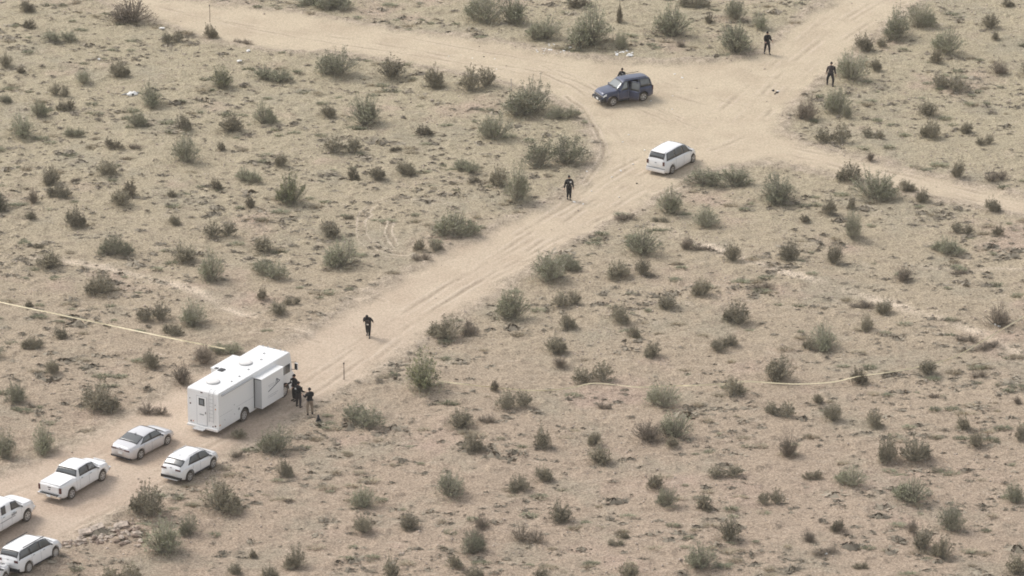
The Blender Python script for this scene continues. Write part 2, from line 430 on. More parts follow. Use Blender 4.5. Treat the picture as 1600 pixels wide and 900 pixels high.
    L(hgt, bu.inputs['Height']); L(bu.outputs[0], b.inputs['Normal'])
    return m
gm.materials.append(ground_material())
ground = bpy.data.objects.new('ground', gm); C.objects.link(ground); tag(ground, kind='structure')
# a coarse look-up of the final surface for standing things on it (ruts included)
ZG = ZZ.reshape(ny, nx)
def zg(x, y):
    i = int(np.clip(np.searchsorted(ax, x) - 1, 0, nx - 2)); j = int(np.clip(np.searchsorted(ay, y) - 1, 0, ny - 2))
    fx = (x - ax[i]) / (ax[i + 1] - ax[i]); fy = (y - ay[j]) / (ay[j + 1] - ay[j])
    return float((ZG[j, i] * (1 - fx) + ZG[j, i + 1] * fx) * (1 - fy) + (ZG[j + 1, i] * (1 - fx) + ZG[j + 1, i + 1] * fx) * fy)
def gat(px, py):
    p = at(px, py)
    for _ in range(3): p = at(px, py, zg(p.x, p.y))
    return p

# ------------------------------------------------------------------ shrubs
def shrub_meshes(name, seed, centres, stems, leaves, leaf, up=1.0, thick=.011, dense=.5, leafmat='leaf_g', stemmat='stem'):
    """unit shrub: about 1 wide, 1 tall. Many stems fan out of each root crown and carry small leaf clumps."""
    r = random.Random(seed); sv_, sf, st = [], [], []; lv, lf, lt = [], [], []
    def stick(p, q, r0, r1, tint):
        d = (q - p); 
        if d.length < 1e-5: return
        d.normalize(); a = d.orthogonal().normalized(); b = d.cross(a); n = len(sv_)
        for c, rr in ((p, r0), (q, r1)):
            for k in range(3):
                t = 2.094 * k; sv_.append(c + (a * math.cos(t) + b * math.sin(t)) * rr); st.append(tint)
        for k in range(3): sf.append((n + k, n + (k + 1) % 3, n + 3 + (k + 1) % 3, n + 3 + k))
    def leafq(p, s, tint):
        a = Vector((r.gauss(0, 1), r.gauss(0, 1), r.gauss(0, 1))).normalized(); b = a.orthogonal().normalized()
        b = Matrix.Rotation(r.random() * 6.3, 3, a) @ b; c = a.cross(b); n = len(lv)
        e = s * r.uniform(.5, 1.2); g = s * r.uniform(.3, .75)
        for u, v_ in ((-e, 0), (0, -g), (e, 0), (0, g)): lv.append(p + b * u + c * v_); lt.append(tint)
        lf.append((n, n + 1, n + 2, n + 3))
    for (cx, cy, rad, hh) in centres:
        lob = [r.uniform(.5, 1.05) for _ in range(7)]
        n = max(6, int(stems * rad * 2))
        for i in range(n):
            a = r.random() * 2 * math.pi; k = a / (2 * math.pi) * 7; l = lob[int(k) % 7] * (1 - k % 1) + lob[(int(k) + 1) % 7] * (k % 1)
            q = math.sqrt(r.random()); out = rad * q * (.55 + .5 * l)
            top = hh * (1 - .55 * q ** 2.4) * (.62 + .4 * l) * (r.uniform(.5, .95) if r.random() < .72 else r.uniform(.95, 1.28)) * up
            base = Vector((cx + r.gauss(0, .05) * rad * 2, cy + r.gauss(0, .05) * rad * 2, -.03))
            tip = Vector((cx + math.cos(a) * out, cy + math.sin(a) * out, max(.08, top)))
            mid = base.lerp(tip, .5) + Vector((math.cos(a), math.sin(a), 0)) * out * .06 + Vector((r.gauss(0, .02), r.gauss(0, .02), .02))
            tint = r.random(); stick(base, mid, thick * 1.3, thick, tint); stick(mid, tip, thick, thick * .45, tint)
            ct = min(1, max(0, r.gauss(.45, .3)))
            for j in range(r.choice((1, 2, 2, 3))):
                s0 = mid.lerp(tip, r.uniform(0, .8)); e0 = s0 + Vector((r.gauss(0, .07), r.gauss(0, .07), abs(r.gauss(.05, .05))))
                stick(s0, e0, thick * .7, thick * .3, tint)
                for m_ in range(leaves // 5): leafq(s0.lerp(e0, r.uniform(.4, 1.15)) + Vector((r.gauss(0, .014), r.gauss(0, .014), r.gauss(0, .014))), leaf, min(1, max(0, ct + r.gauss(0, .2))))
            cl = [(mid.lerp(tip, min(1.03, r.uniform(.15, 1.0) ** dense)), min(1, max(0, ct + r.gauss(0, .22)))) for _ in range(r.choice((1, 2, 2, 3)))] + [(tip, max(0, ct - .25))]
            for j in range(leaves):
                p, c_ = r.choice(cl) if r.random() < .8 else (base.lerp(tip, r.uniform(.3, 1)), ct)
                leafq(p + Vector((r.gauss(0, .017), r.gauss(0, .017), r.gauss(0, .020))), leaf, min(1, max(0, c_ + r.gauss(0, .12))))
    for (cx, cy, rad, hh) in centres:          # dry litter and low shoots round the foot
        for i in range(int(340 * rad)):
            a = r.random() * 6.28; q = rad * (.25 + .95 * r.random() ** .7)
            leafq(Vector((cx + math.cos(a) * q, cy + math.sin(a) * q, r.uniform(.0, .16))), leaf * 1.1, min(1, .6 + r.random() * .4))
            if i % 3 == 0:
                b_ = Vector((cx + math.cos(a) * q * .8, cy + math.sin(a) * q * .8, -.02)); stick(b_, b_ + Vector((math.cos(a) * .1 + r.gauss(0, .05), math.sin(a) * .1 + r.gauss(0, .05), r.uniform(.1, .32))), thick * .7, thick * .3, r.uniform(.4, 1))
    for A, B_ in zip(centres, centres[1:]):     # crowns joined by prostrate stems
        for i in range(5): stick(Vector((A[0], A[1] + r.gauss(0, .03), .0)), Vector((B_[0], B_[1] + r.gauss(0, .03), .01)), thick * 1.3, thick, .5)
    out_ = []
    for nm, vv, ff, tt, mt in (('branches', sv_, sf, st, stemmat), ('foliage', lv, lf, lt, leafmat)):
        me = bpy.data.meshes.new(nm); me.from_pydata([tuple(v) for v in vv], [], ff)
        at_ = me.attributes.new('tint', 'FLOAT', 'POINT'); at_.data.foreach_set('value', np.array(tt, np.float32))
        me.materials.append(M[mt]); out_.append(me)
    return out_
def centres(r, n):
    if n == 1: return [(0, 0, .46, 1), (r.uniform(-.3, .3), r.uniform(-.25, .25), .26, r.uniform(.45, .8))]
    if n == 3: return [(r.uniform(-.34, -.2), r.uniform(-.15, .15), r.uniform(.2, .3), r.uniform(.6, .95)), (r.uniform(-.05, .1), r.uniform(-.2, .2), r.uniform(.24, .34), r.uniform(.8, 1.1)), (r.uniform(.22, .36), r.uniform(-.15, .2), r.uniform(.16, .26), r.uniform(.4, .9)), (r.uniform(-.1, .3), r.uniform(.1, .3), .2, .7)]
    return [((i - (n - 1) / 2) * (.62 / n) * 1.25 + r.uniform(-.05, .05), r.uniform(-.18, .18), r.uniform(.24, .36) if n == 2 else r.uniform(.19, .28), r.uniform(.7, 1.0)) for i in range(n)]
KIND = {}
for kd, lm, sm, dens, lv_, cnt in (('g', 'leaf_g', 'stem', .45, 20, 8), ('b', 'leaf_b', 'stem', .6, 22, 8), ('s', 'leaf_b', 'stem_d', .7, 20, 3), ('d', 'leaf_d', 'stem_d', .8, 10, 4), ('y', 'leaf_y', 'stem', .35, 26, 2)):
    KIND[kd] = []; 
    for v in range(cnt):
        rr = random.Random(ord(kd) * 10 + v); n = (1, 1, 2, 1, 3, 2)[v % 6]
        KIND[kd].append((n, shrub_meshes(kd, ord(kd) * 100 + v, centres(rr, n), {'g': 120, 'b': 100, 's': 60, 'd': 100, 'y': 130}[kd], lv_, {'g': .0165, 'b': .022, 's': .032, 'd': .019, 'y': .018}[kd], 1.0, {'s': .012}.get(kd, .0062), dens, lm, sm)))

# photo x, photo y of the foot, width and height in photo pixels, kind
SHRUBS = [
 (40,20,22,20,'b'),(45,45,22,16,'s'),(95,70,50,25,'g'),(205,38,65,45,'d'),(270,70,32,22,'b'),(328,60,22,24,'s'),(378,68,30,9,'d'),(8,105,28,24,'b'),(32,115,16,12,'s'),
 (130,132,26,24,'g'),(184,122,32,28,'b'),(95,150,32,22,'b'),(103,173,24,16,'s'),(236,166,40,34,'g'),(60,185,26,30,'g'),(33,215,45,36,'g'),(6,160,20,14,'g'),(116,215,32,20,'g'),
 (212,200,30,28,'g'),(285,203,26,24,'b'),(360,208,42,32,'b'),(345,140,42,34,'y'),(178,232,26,16,'s'),(290,256,46,44,'g'),(425,130,60,30,'g'),(528,122,62,46,'g'),(612,126,46,36,'b'),
 (678,139,38,40,'b'),(745,140,56,38,'b'),(412,195,32,36,'g'),(512,184,28,22,'b'),(570,198,60,48,'g'),(662,213,28,20,'s'),(775,220,50,44,'g'),(535,240,56,34,'b'),(510,16,84,34,'g'),
 (755,38,62,50,'g'),(800,36,50,44,'g'),(852,64,52,38,'g'),(925,74,72,66,'g'),(968,36,12,32,'s'),(1050,59,64,50,'g'),(1108,36,15,15,'s'),(1085,12,44,22,'b'),(1150,32,40,36,'g'),
 (1150,85,70,50,'g'),(1063,74,15,11,'d'),(828,182,78,56,'g'),(882,187,52,28,'g'),(862,262,92,58,'g'),(1187,46,30,28,'g'),(970,78,26,30,'g'),(905,12,30,18,'s'),
 (1402,62,52,50,'g'),(1438,44,44,38,'g'),(1350,81,32,30,'b'),(1378,74,18,16,'b'),(1332,128,52,46,'g'),(1308,178,44,40,'g'),(1265,188,36,38,'d'),(1480,88,48,42,'g'),(1464,98,20,22,'s'),(1548,45,28,28,'b'),
 (1575,11,20,14,'s'),(1556,63,14,14,'s'),(1560,116,30,26,'d'),(1480,142,54,28,'b'),(1450,182,32,26,'b'),(1456,219,32,30,'b'),(1512,209,24,22,'b'),(1303,227,52,34,'b'),(1365,216,34,22,'b'),
 (1540,228,28,18,'b'),(1322,186,18,26,'g'),(1368,112,22,24,'b'),
 (210,234,20,12,'d'),(80,288,34,30,'b'),(92,308,36,22,'b'),(165,275,38,28,'b'),(188,324,36,34,'b'),(203,308,22,30,'s'),(52,319,18,27,'d'),(47,343,20,16,'b'),(115,356,32,32,'b'),(118,284,18,8,'d'),
 (345,236,16,16,'s'),(337,297,20,20,'s'),(272,352,22,20,'b'),(342,371,50,32,'b'),(180,400,54,34,'g'),(288,410,42,34,'b'),(330,442,48,48,'g'),(75,422,44,32,'b'),(158,462,46,34,'b'),(268,308,16,12,'s'),
 (390,287,44,28,'g'),(390,326,18,22,'s'),(410,394,38,28,'b'),(60,389,16,9,'s'),(440,261,24,24,'b'),(455,322,48,48,'y'),(552,282,20,24,'s'),(588,283,32,28,'b'),(632,274,36,30,'b'),
 (515,373,36,30,'b'),(535,420,52,44,'g'),(420,436,62,38,'g'),(655,392,20,22,'s'),(680,392,22,18,'b'),(658,408,30,16,'d'),(712,372,70,42,'g'),(728,269,46,28,'g'),(780,294,30,34,'b'),(808,318,44,56,'g'),
 (545,343,14,8,'s'),(740,286,16,9,'s'),(618,236,16,8,'s'),
 (1130,296,96,40,'g'),(1215,320,62,50,'g'),(1047,336,42,42,'g'),(1103,357,46,36,'g'),(1003,401,60,44,'g'),(858,444,62,50,'g'),(888,424,40,26,'g'),(968,437,38,28,'b'),(1004,431,26,30,'b'),(1145,409,28,32,'b'),
 (1075,391,22,22,'d'),(1098,464,36,34,'b'),(978,346,34,14,'d'),(1098,392,30,12,'d'),(1192,452,34,14,'d'),(1030,348,26,10,'b'),
 (1296,337,26,30,'b'),(1333,376,36,46,'g'),(1235,408,36,32,'b'),(1305,413,30,36,'b'),(1330,284,40,30,'b'),(1366,316,66,48,'g'),(1415,300,28,20,'b'),(1442,317,24,22,'b'),(1331,328,16,20,'s'),(1550,331,30,26,'b'),
 (1498,278,22,32,'b'),(1558,284,40,24,'d'),(1360,251,16,16,'d'),(1480,398,50,28,'g'),(1504,366,34,22,'b'),(1560,369,18,18,'s'),(1412,441,34,26,'d'),(1257,348,18,14,'s'),(1498,430,26,9,'d'),
 (45,481,14,14,'s'),(238,506,48,30,'b'),(302,512,48,40,'g'),(270,524,34,20,'b'),(94,530,28,22,'b'),(50,546,32,22,'b'),(80,586,26,28,'b'),(235,576,32,32,'b'),(284,602,46,36,'d'),(318,570,46,34,'d'),(352,556,50,26,'g'),
 (24,632,36,36,'g'),(152,646,58,48,'b'),(240,650,46,22,'d'),(68,708,46,46,'g'),(8,718,38,48,'g'),(410,470,18,20,'s'),(434,492,30,22,'b'),(456,476,26,14,'b'),(698,532,52,38,'b'),(734,524,34,24,'d'),
 (800,502,54,52,'g'),(662,612,62,60,'y'),(565,670,72,46,'g'),(720,672,42,36,'b'),(432,710,54,46,'g'),(760,662,26,16,'d'),(773,612,16,20,'s'),(804,638,52,32,'b'),
 (885,478,44,28,'b'),(885,516,26,26,'b'),(868,556,40,36,'b'),(875,577,24,20,'d'),(928,601,62,36,'b'),(968,507,30,30,'b'),(991,527,20,20,'s'),(1020,558,30,28,'b'),(1043,484,34,26,'b'),(1153,509,42,36,'b'),
 (1122,551,28,22,'b'),(1142,541,26,20,'b'),(1037,639,52,38,'g'),(1145,620,32,32,'b'),(1014,694,54,38,'d'),(1056,686,48,42,'g'),(1050,701,22,18,'s'),(945,640,24,14,'d'),(1218,597,50,38,'b'),(1210,598,24,20,'s'),(848,701,28,36,'b'),
 (1288,546,52,38,'g'),(1265,548,22,20,'b'),(1355,517,24,26,'b'),(1382,492,30,26,'b'),(1342,601,28,26,'s'),(1450,588,32,30,'b'),(1560,512,38,38,'d'),(1510,535,34,16,'d'),(1546,546,40,16,'d'),(1302,660,30,30,'b'),
 (1278,631,22,18,'s'),(1218,654,46,30,'b'),(1366,669,30,28,'b'),(1505,673,24,26,'b'),(1594,690,20,28,'b'),(1345,482,40,12,'d'),(1460,622,16,10,'d'),(1590,632,18,14,'d'),(1530,590,26,14,'d'),
 (232,812,52,52,'b'),(342,802,60,52,'b'),(252,868,70,56,'g'),(296,838,32,34,'g'),(190,914,56,36,'b'),(395,873,14,16,'s'),(366,898,24,22,'b'),(372,716,18,12,'d'),(373,686,26,18,'b'),
 (443,746,26,28,'b'),(737,708,32,30,'b'),(703,780,58,40,'g'),(568,794,46,36,'g'),(567,836,36,28,'b'),(640,829,32,28,'b'),(752,826,26,24,'d'),(740,850,36,26,'d'),(737,868,40,36,'g'),(710,888,28,22,'s'),
 (463,889,32,36,'b'),(420,908,30,28,'b'),(612,906,30,36,'b'),(742,908,36,26,'b'),(812,768,34,28,'b'),(938,727,46,34,'b'),(930,696,26,26,'b'),(848,753,32,28,'b'),(876,817,40,36,'b'),(1024,766,30,26,'s'),
 (1043,792,30,32,'g'),(1101,797,28,26,'s'),(1132,746,52,26,'b'),(1140,847,40,40,'b'),(1096,892,56,40,'g'),(962,853,24,14,'b'),(975,842,16,12,'s'),(983,908,38,34,'b'),(826,850,52,34,'d'),(846,908,28,22,'b'),
 (1232,716,36,42,'d'),(1270,751,26,16,'s'),(1330,762,46,34,'g'),(1388,722,34,42,'b'),(1430,724,50,40,'b'),(1526,700,26,26,'b'),(1424,790,54,42,'g'),(1488,832,46,44,'g'),(1584,787,36,34,'g'),(1426,834,26,22,'d'),
 (1443,862,34,36,'b'),(1474,875,32,36,'b'),(1204,790,38,26,'b'),(1310,833,22,22,'s'),(1263,847,22,22,'d'),(1588,900,36,38,'b'),(1345,890,20,12,'s'),(1290,868,40,14,'d'),(450,786,16,8,'d'),(960,930,40,30,'g'),
 (-14,330,50,40,'b'),(1612,120,40,30,'b'),(1618,470,30,24,'b'),(-10,560,30,26,'g'),
]
LAND = [  # (photo x, photo y, phrase)
 (973,140,'the dark blue estate'),(1045,245,'the white minivan'),(370,610,'the white command bus'),(220,692,'the silver-white saloon'),(297,722,'the white crossover'),
 (114,745,'the white covered pickup'),(48,868,'the white roof-railed suv'),(30,800,'the left-edge truck'),(889,295,'the lone junction officer'),
 (576,512,'the walking officer'),(484,630,'the officers by the bus'),(1199,68,'the upper road officer'),(1298,116,'the brush-side officer'),
 (190,835,'the heap of rubble'),(538,580,'the thin roadside post'),(207,143,'the white dumped bag'),(600,360,'the circular tyre ruts'),(975,82,'the white litter pile'),(328,20,'the marker stake')]
COL = {'g': 'grey-green', 'b': 'olive-brown', 's': 'dark', 'd': 'dry brown', 'y': 'yellow-tipped green'}
def size_word(w_):
    return 'tiny' if w_ < 18 else 'small' if w_ < 31 else 'mid-sized' if w_ < 47 else 'large' if w_ < 64 else 'very large'
DIRS = ['right of', 'lower right of', 'below', 'lower left of', 'left of', 'upper left of', 'above', 'upper right of']
NUM0 = ['half a', 'one', 'one and a half', 'two', 'two and a half', 'three', 'three and a half', 'four', 'four and a half', 'five', 'five and a half', 'six', 'six and a half', 'seven', 'seven and a half', 'eight', 'eight and a half', 'nine', 'nine and a half', 'ten', 'ten and a half', 'eleven', 'eleven and a half', 'twelve']
NUM = [n.replace(' and a half', '-and-a-half').replace('half a', 'half-a') for n in NUM0]
def dirword(dx, dy): return DIRS[int(round(math.atan2(dy, dx) / (math.pi / 4))) % 8]
CEN = [(min(max(x, 4), 1596), min(y, 896) - h_ * .4) for (x, y, w_, h_, k) in SHRUBS]
def from_land(i, rank):
    xc, yc = CEN[i]; L = sorted(LAND, key=lambda l: math.hypot(l[0] - xc, l[1] - yc))[rank]
    d = math.hypot(L[0] - xc, L[1] - yc); n = max(0, int(round(d / 45.)) - 1)
    if d < 40: return 'close %s %s' % (dirword(xc - L[0], yc - L[1]), L[2])
    return '%s car length%s %s %s' % (NUM[n], '' if n < 2 else 's', dirword(xc - L[0], yc - L[1]), L[2])
def look(i): return '%s %s' % (size_word(SHRUBS[i][2]), COL[SHRUBS[i][4]])
lab = ['%s shrub %s' % (look(i), from_land(i, 0)) for i in range(len(SHRUBS))]
for rank in (0, 1, 2, 3):       # where two read the same, say which neighbour each one has
    dup = [i for i in range(len(lab)) if lab.count(lab[i]) > 1]
    for i in dup:
        xc, yc = CEN[i]; nb = sorted((j for j in range(len(lab)) if j != i), key=lambda j: math.hypot(CEN[j][0] - xc, CEN[j][1] - yc))[rank]
        lm = sorted(LAND, key=lambda l: math.hypot(l[0] - xc, l[1] - yc))[0]
        lab[i] = '%s shrub %s %s one, %s %s' % (look(i), dirword(xc - CEN[nb][0], yc - CEN[nb][1]).replace('right of', 'right-of').replace('left of', 'left-of').replace('r right', 'r-right').replace('r left', 'r-left'), look(nb), dirword(xc - lm[0], yc - lm[1]), lm[2])
rs = random.Random(3)
SHRUB_XY = []
for i, (x, y, w_, h_, k) in enumerate(SHRUBS):
    p = gat(x, y)
    dep = math.atan2(CAM_H, math.hypot(p.y - CAM_Y, p.x)); s = CAM_F * math.sin(dep) / CAM_H
    W = w_ / s; opts = KIND[k]
    if w_ / max(h_, 1) > 1.45: o2 = [q for q in opts if q[0] > 1] or opts
    else: o2 = [q for q in opts if q[0] == 1] or opts
    n, (mb, mf) = rs.choice(o2)
    Dp = W * (rs.uniform(.8, 1.0) if n == 1 else rs.uniform(.55, .75))
    H = max((h_ / s - math.sin(dep) * Dp * .35) / math.cos(dep), .3 * W, .16)
    p2 = Vector((p.x, p.y + Dp * .28, 0)); p2.z = zg(p2.x, p2.y) - .02
    t = empty('desert_shrub', p2, rs.uniform(-.5, .5) + (math.pi if rs.random() < .5 else 0) if n > 1 else rs.uniform(0, 6.28))
    t.scale = (W * 1.26, Dp * 1.2, H * 1.06)
    tag(t, lab[i], 'shrub', 'desert shrubs scattered over the sand')
    link('branches', mb, t); link('foliage', mf, t)
    SHRUB_XY.append((p2.x, p2.y, W))

# ------------------------------------------------------------------ low dry tufts and clods, past counting
def tufts(total, name='dry_tufts', mat='tuft', big=0., lab_='low dry brown tufts and clods dotted thickly over the sand between the shrubs', cat_='dry grass'):
    protos = []; nb = 190 if big else 26
    for s in range(6):
        r = random.Random(900 + s); vs, fs, tt = [], [], []
        for i in range(nb):
            a = r.random() * 6.28; q = math.sqrt(r.random()) * .42; c = Vector((math.cos(a) * q, math.sin(a) * q, 0))
            d = Vector((math.cos(a) * .3 + r.gauss(0, .25), math.sin(a) * .3 + r.gauss(0, .25), r.uniform(.4, 1) * (1 - q))); e = c + d * r.uniform(.6, 1) * Vector((.35, .35, 1)).length * .5
            sd_ = Vector((-d.y, d.x, r.gauss(0, .3))).normalized() * r.uniform(.05, .13) * (.22 if big else 1); n = len(vs)
            vs += [c - sd_, c + sd_, e]; fs.append((n, n + 1, n + 2)); tt += [r.random()] * 3
        for i in range(0 if big else 10):   # the low body of the clump
            a = r.random() * 6.28; q = r.uniform(.15, .5); n = len(vs)
            vs += [Vector((math.cos(a) * q, math.sin(a) * q, -.1)), Vector((math.cos(a + .9) * q, math.sin(a + .9) * q, -.1)), Vector((math.cos(a + .4) * q * .3, math.sin(a + .4) * q * .3, r.uniform(.35, .6)))]
            fs.append((n, n + 1, n + 2)); tt += [r.uniform(0, .6)] * 3
        protos.append((np.array([tuple(v) for v in vs]), np.array(fs), np.array(tt)))
    X = NPR.uniform(-46, 46, total * 5); Y = NPR.uniform(-52, 70, total * 5)
    sd_ = road_sd(X, Y); dn = fbm(X * .22, Y * .3, 3, 33) * .65 + fbm(X * 1.1, Y * 1.6, 2, 35) * .35
    keep = (sd_ < (-.2 if big else -.5)) & (NPR.uniform(0, 1, len(X)) < np.clip((dn - .455) * 6, .05, 1))
    X = X[keep][:total]; Y = Y[keep][:total]
    VV, FF, TT = [], [], []; off = 0; Z = height(X, Y)
    for i in range(len(X)):
        v, f, t_ = protos[i % 6]; a = NPR.uniform(0, 6.28); s = NPR.uniform(.35, .95) if big else min(1.1, .16 * math.exp(abs(NPR.normal(0, .62)))) * 1.3
        h = s * (NPR.uniform(.5, .8) if big else NPR.uniform(.22, .5)); c, q = math.cos(a), math.sin(a); ex = NPR.uniform(1.0, 1.9)
        VV.append(np.column_stack([X[i] + (v[:, 0] * c - v[:, 1] * q) * s * ex, Y[i] + (v[:, 0] * q + v[:, 1] * c) * s, Z[i] + v[:, 2] * h]))
        FF.append(f + off); TT.append(np.clip(t_ * .5 + NPR.uniform(-.1, .6), 0, 1)); off += len(v)
    VV = np.concatenate(VV); FF = np.concatenate(FF).astype(np.int32); TT = np.concatenate(TT)
    me = bpy.data.meshes.new(name); me.vertices.add(len(VV)); me.vertices.foreach_set('co', VV.ravel())
    me.loops.add(FF.size); me.loops.foreach_set('vertex_index', FF.ravel()); me.polygons.add(len(FF))
    me.polygons.foreach_set('loop_start', np.arange(0, FF.size, 3, dtype=np.int32)); me.polygons.foreach_set('loop_total', np.full(len(FF), 3, dtype=np.int32))
    me.update(calc_edges=True); t_ = me.attributes.new('tint', 'FLOAT', 'POINT'); t_.data.foreach_set('value', TT.astype(np.float32))
    me.materials.append(M[mat])
    o = bpy.data.objects.new(name, me); C.objects.link(o)
    tag(o, lab_, cat_, kind='stuff')
tufts(9000)
tufts(560, 'low_scrub', 'leaf_g', 1., 'low pale grey-green scrub sprouting thinly between the larger shrubs', 'ground cover')
tufts(420, 'pale_grass', 'pale', 1., 'low straw-coloured dry grass clumps along the verges and between shrubs', 'dry grass')

# ------------------------------------------------------------------ vehicles
def smooth_interp(x, pts, s=.05):
    xs = [p[0] for p in pts]; ys = [p[1] for p in pts]
    if xs[0] > xs[-1]: xs, ys = xs[::-1], ys[::-1]
    return sum(np.interp(x + o * s, xs, ys) * k for o, k in ((-1.5, .1), (-.75, .2), (0, .4), (.75, .2), (1.5, .1)))

class Body:
    """car shell as a loft: x forward, z up; the surface can be sampled for windows and panels"""
    def __init__(s, front, rear, axles, W, top, belt, R=.34, clear=.22, tumble=.36, arch=.40, rnd=.14, roof_in=.0):
        s.front, s.rear, s.axles, s.W, s.top, s.belt, s.R, s.clear, s.tumble, s.arch, s.rnd = front, rear, axles, W, top, belt, R, clear, tumble, arch, rnd
    def sec(s, x):
        zt = float(smooth_interp(x, s.top)); zb = min(float(smooth_interp(x, s.belt)), zt - .03)
        e = min(s.front - x, x + s.rear); e = max(e, 0); fr = x > 0; pl = 1 - s.rnd * (1.55 if fr else 1) * math.exp(-(e / (.42 if fr else .24)) ** 1.5) - .05 * math.exp(-(e / .9) ** 2)
        w = s.W * pl
        z0 = s.clear + .10 * math.exp(-(e / .25) ** 2)
        for a in s.axles:
            d = abs(x - a)
            if d < s.arch: z0 = max(z0, s.R + math.sqrt(max(s.arch ** 2 - d * d, 0)) * .98)
        z0 = min(z0, zb - .12)
        g = zt - zb; wr = max(w - .07 - s.tumble * g, .3)
        hh = zb - z0
        P = [(0, z0), (w - .16, z0), (w - .035, z0 + .012), (w - .005, z0 + .05 * hh + .02), (w + .005, z0 + .32 * hh), (w, z0 + .62 * hh), (w - .012, zb - .10 * hh), (w - .035, zb - .02), (w - .06, zb)]
        sh = min(.06, g * .35)
        for t in (.25, .5, .75, 1.0):
            P.append((w - .06 + (wr + .03 - w + .06) * t, zb + (g - sh) * t))
        P += [(wr - .03, zt - sh * .45), (wr - .12, zt - sh * .12), (wr * .55, zt + .012), (0, zt + .02)]
        return P
    NP = 17
    def pt(s, x, v, side):
        P = s.sec(x); v = min(max(v, 0), s.NP - 1); i = min(int(v), s.NP - 2); f = v - i
        return Vector((x, side * (P[i][0] * (1 - f) + P[i + 1][0] * f), P[i][1] * (1 - f) + P[i + 1][1] * f))
    def mesh(s, parent, mat, hole=None, dx=.05):
        xs = list(np.arange(-s.rear, s.front + 1e-6, dx)); xs[-1] = s.front
        bm = bmesh.new(); rings = []
        for x in xs:
            P = s.sec(x); ring = [bm.verts.new((x, y, z)) for y, z in P] + [bm.verts.new((x, -y, z)) for y, z in P[-2:0:-1]]
            rings.append(ring)
        n = len(rings[0])
        for i in range(len(rings) - 1):
            for k in range(n):
                if hole and hole(.5 * (xs[i] + xs[i + 1]), k if k < s.NP else n - k - 1, 1 if k < s.NP - 1 else -1): continue
                f = bm.faces.new((rings[i][k], rings[i][(k + 1) % n], rings[i + 1][(k + 1) % n], rings[i + 1][k]))
                if k in (0, n - 1): f.material_index = 1
        bm.faces.new(rings[0][::-1]); bm.faces.new(rings[-1])
        bmesh.ops.remove_doubles(bm, verts=bm.verts, dist=.0005)
        o = bm_obj('body', bm, [mat, M['under']], parent, True)
        return o
    def patch(s, name, x0, x1, v0, v1, side, mat, parent, off=.01, nx=10, nv=6, xs=None):
        """curved panel lying on the shell; side 0 spans both sides over the roof line"""
        if mat in (M['glass'], M['glass_lt']) and name != 'frame':
            fx = xs and (lambda v, f=xs: (f(v)[0] - .03, f(v)[1] + .03))
            kids = s.patch('frame', x0 - .03, x1 + .03, v0 - .22, v1 + .2, side, M['trim'], parent, off, nx, nv, fx)
            off += .006; x0 += .03; x1 -= .03; v0 += .22; v1 -= .15
            if xs: xs = (lambda v, f=xs: (f(v)[0] + .03, f(v)[1] - .03))
        else: kids = None
        bm = bmesh.new(); G = []
        for i in range(nx + 1):
            row = []
            for j in range(nv + 1):
                if side == 0:
                    q = -1 + 2 * j / nv; sd = 1 if q >= 0 else -1; v = (s.NP - 1) - abs(q) * (s.NP - 1 - v0); u = i / nx; x = x0 + (x1 - x0) * u
                else:
                    sd = side; v = v0 + (v1 - v0) * j / nv; u = i / nx
                    lo, hi = (x0, x1) if xs is None else xs(j / nv); x = lo + (hi - lo) * u
                p = s.pt(x, v, sd)
                a = s.pt(x + .02, v, sd) - s.pt(x - .02, v, sd); b = s.pt(x, min(v + .15, s.NP - 1), sd) - s.pt(x, max(v - .15, 0), sd)
                if side == 0 and abs(b.length) < 1e-4: b = Vector((0, 1, 0))
                nrm = a.cross(b)
                if nrm.length < 1e-7: nrm = Vector((0, sd, .3))
                nrm.normalize()
                c = Vector((0, 0, .6))
                if side == 0:
                    if nrm.z < 0: nrm = -nrm
                elif nrm.y * sd < 0: nrm = -nrm
                row.append(bm.verts.new(p + nrm * off))
            G.append(row)
        for i in range(nx):
            for j in range(nv): bm.faces.new((G[i][j], G[i + 1][j], G[i + 1][j + 1], G[i][j + 1]))
        for f in bm.faces: pass
        me = bpy.data.meshes.new(name); bmesh.ops.recalc_face_normals(bm, faces=bm.faces); bm.to_mesh(me); bm.free()
        me.materials.append(mat); o = link(name, me, parent, None, True)
        m = o.modifiers.new('thickness', 'SOLIDIFY'); m.thickness = .005; m.offset = 0
        if kids: kids.parent = o
        return o

def wheel(parent, x, y, R, wd, side, spokes=5, rimr=.64, rim='rim', steer=0):
    e = empty('wheel', (x, y, R), steer, parent)
    bm = bmesh.new(); r = R * rimr
    add_lathe(bm, [(r, -wd * .44), (R * .94, -wd * .48), (R, -wd * .32), (R, wd * .32), (R * .94, wd * .48), (r, wd * .44)], 28)
    bm_obj('tyre', bm, M['rubber'], e)
    bm = bmesh.new(); o = side * wd * .45
    add_lathe(bm, [(r * 1.02, o - side * .03), (r * 1.02, o + side * .012), (r * .90, o + side * .014), (r * .86, o - side * .05), (r * .2, o - side * .045)], 24)
    for k in range(spokes):
        a = 2 * math.pi * k / spokes
        add_box(bm, (math.cos(a) * r * .5, o - side * .005, math.sin(a) * r * .5), (r * .86, .03, r * .26), Euler((0, -a, 0)))
    add_lathe(bm, [(r * .24, o - side * .02), (r * .22, o + side * .022), (r * .05, o + side * .03)], 12)
    bm_obj('rim', bm, M[rim], e)
    return e

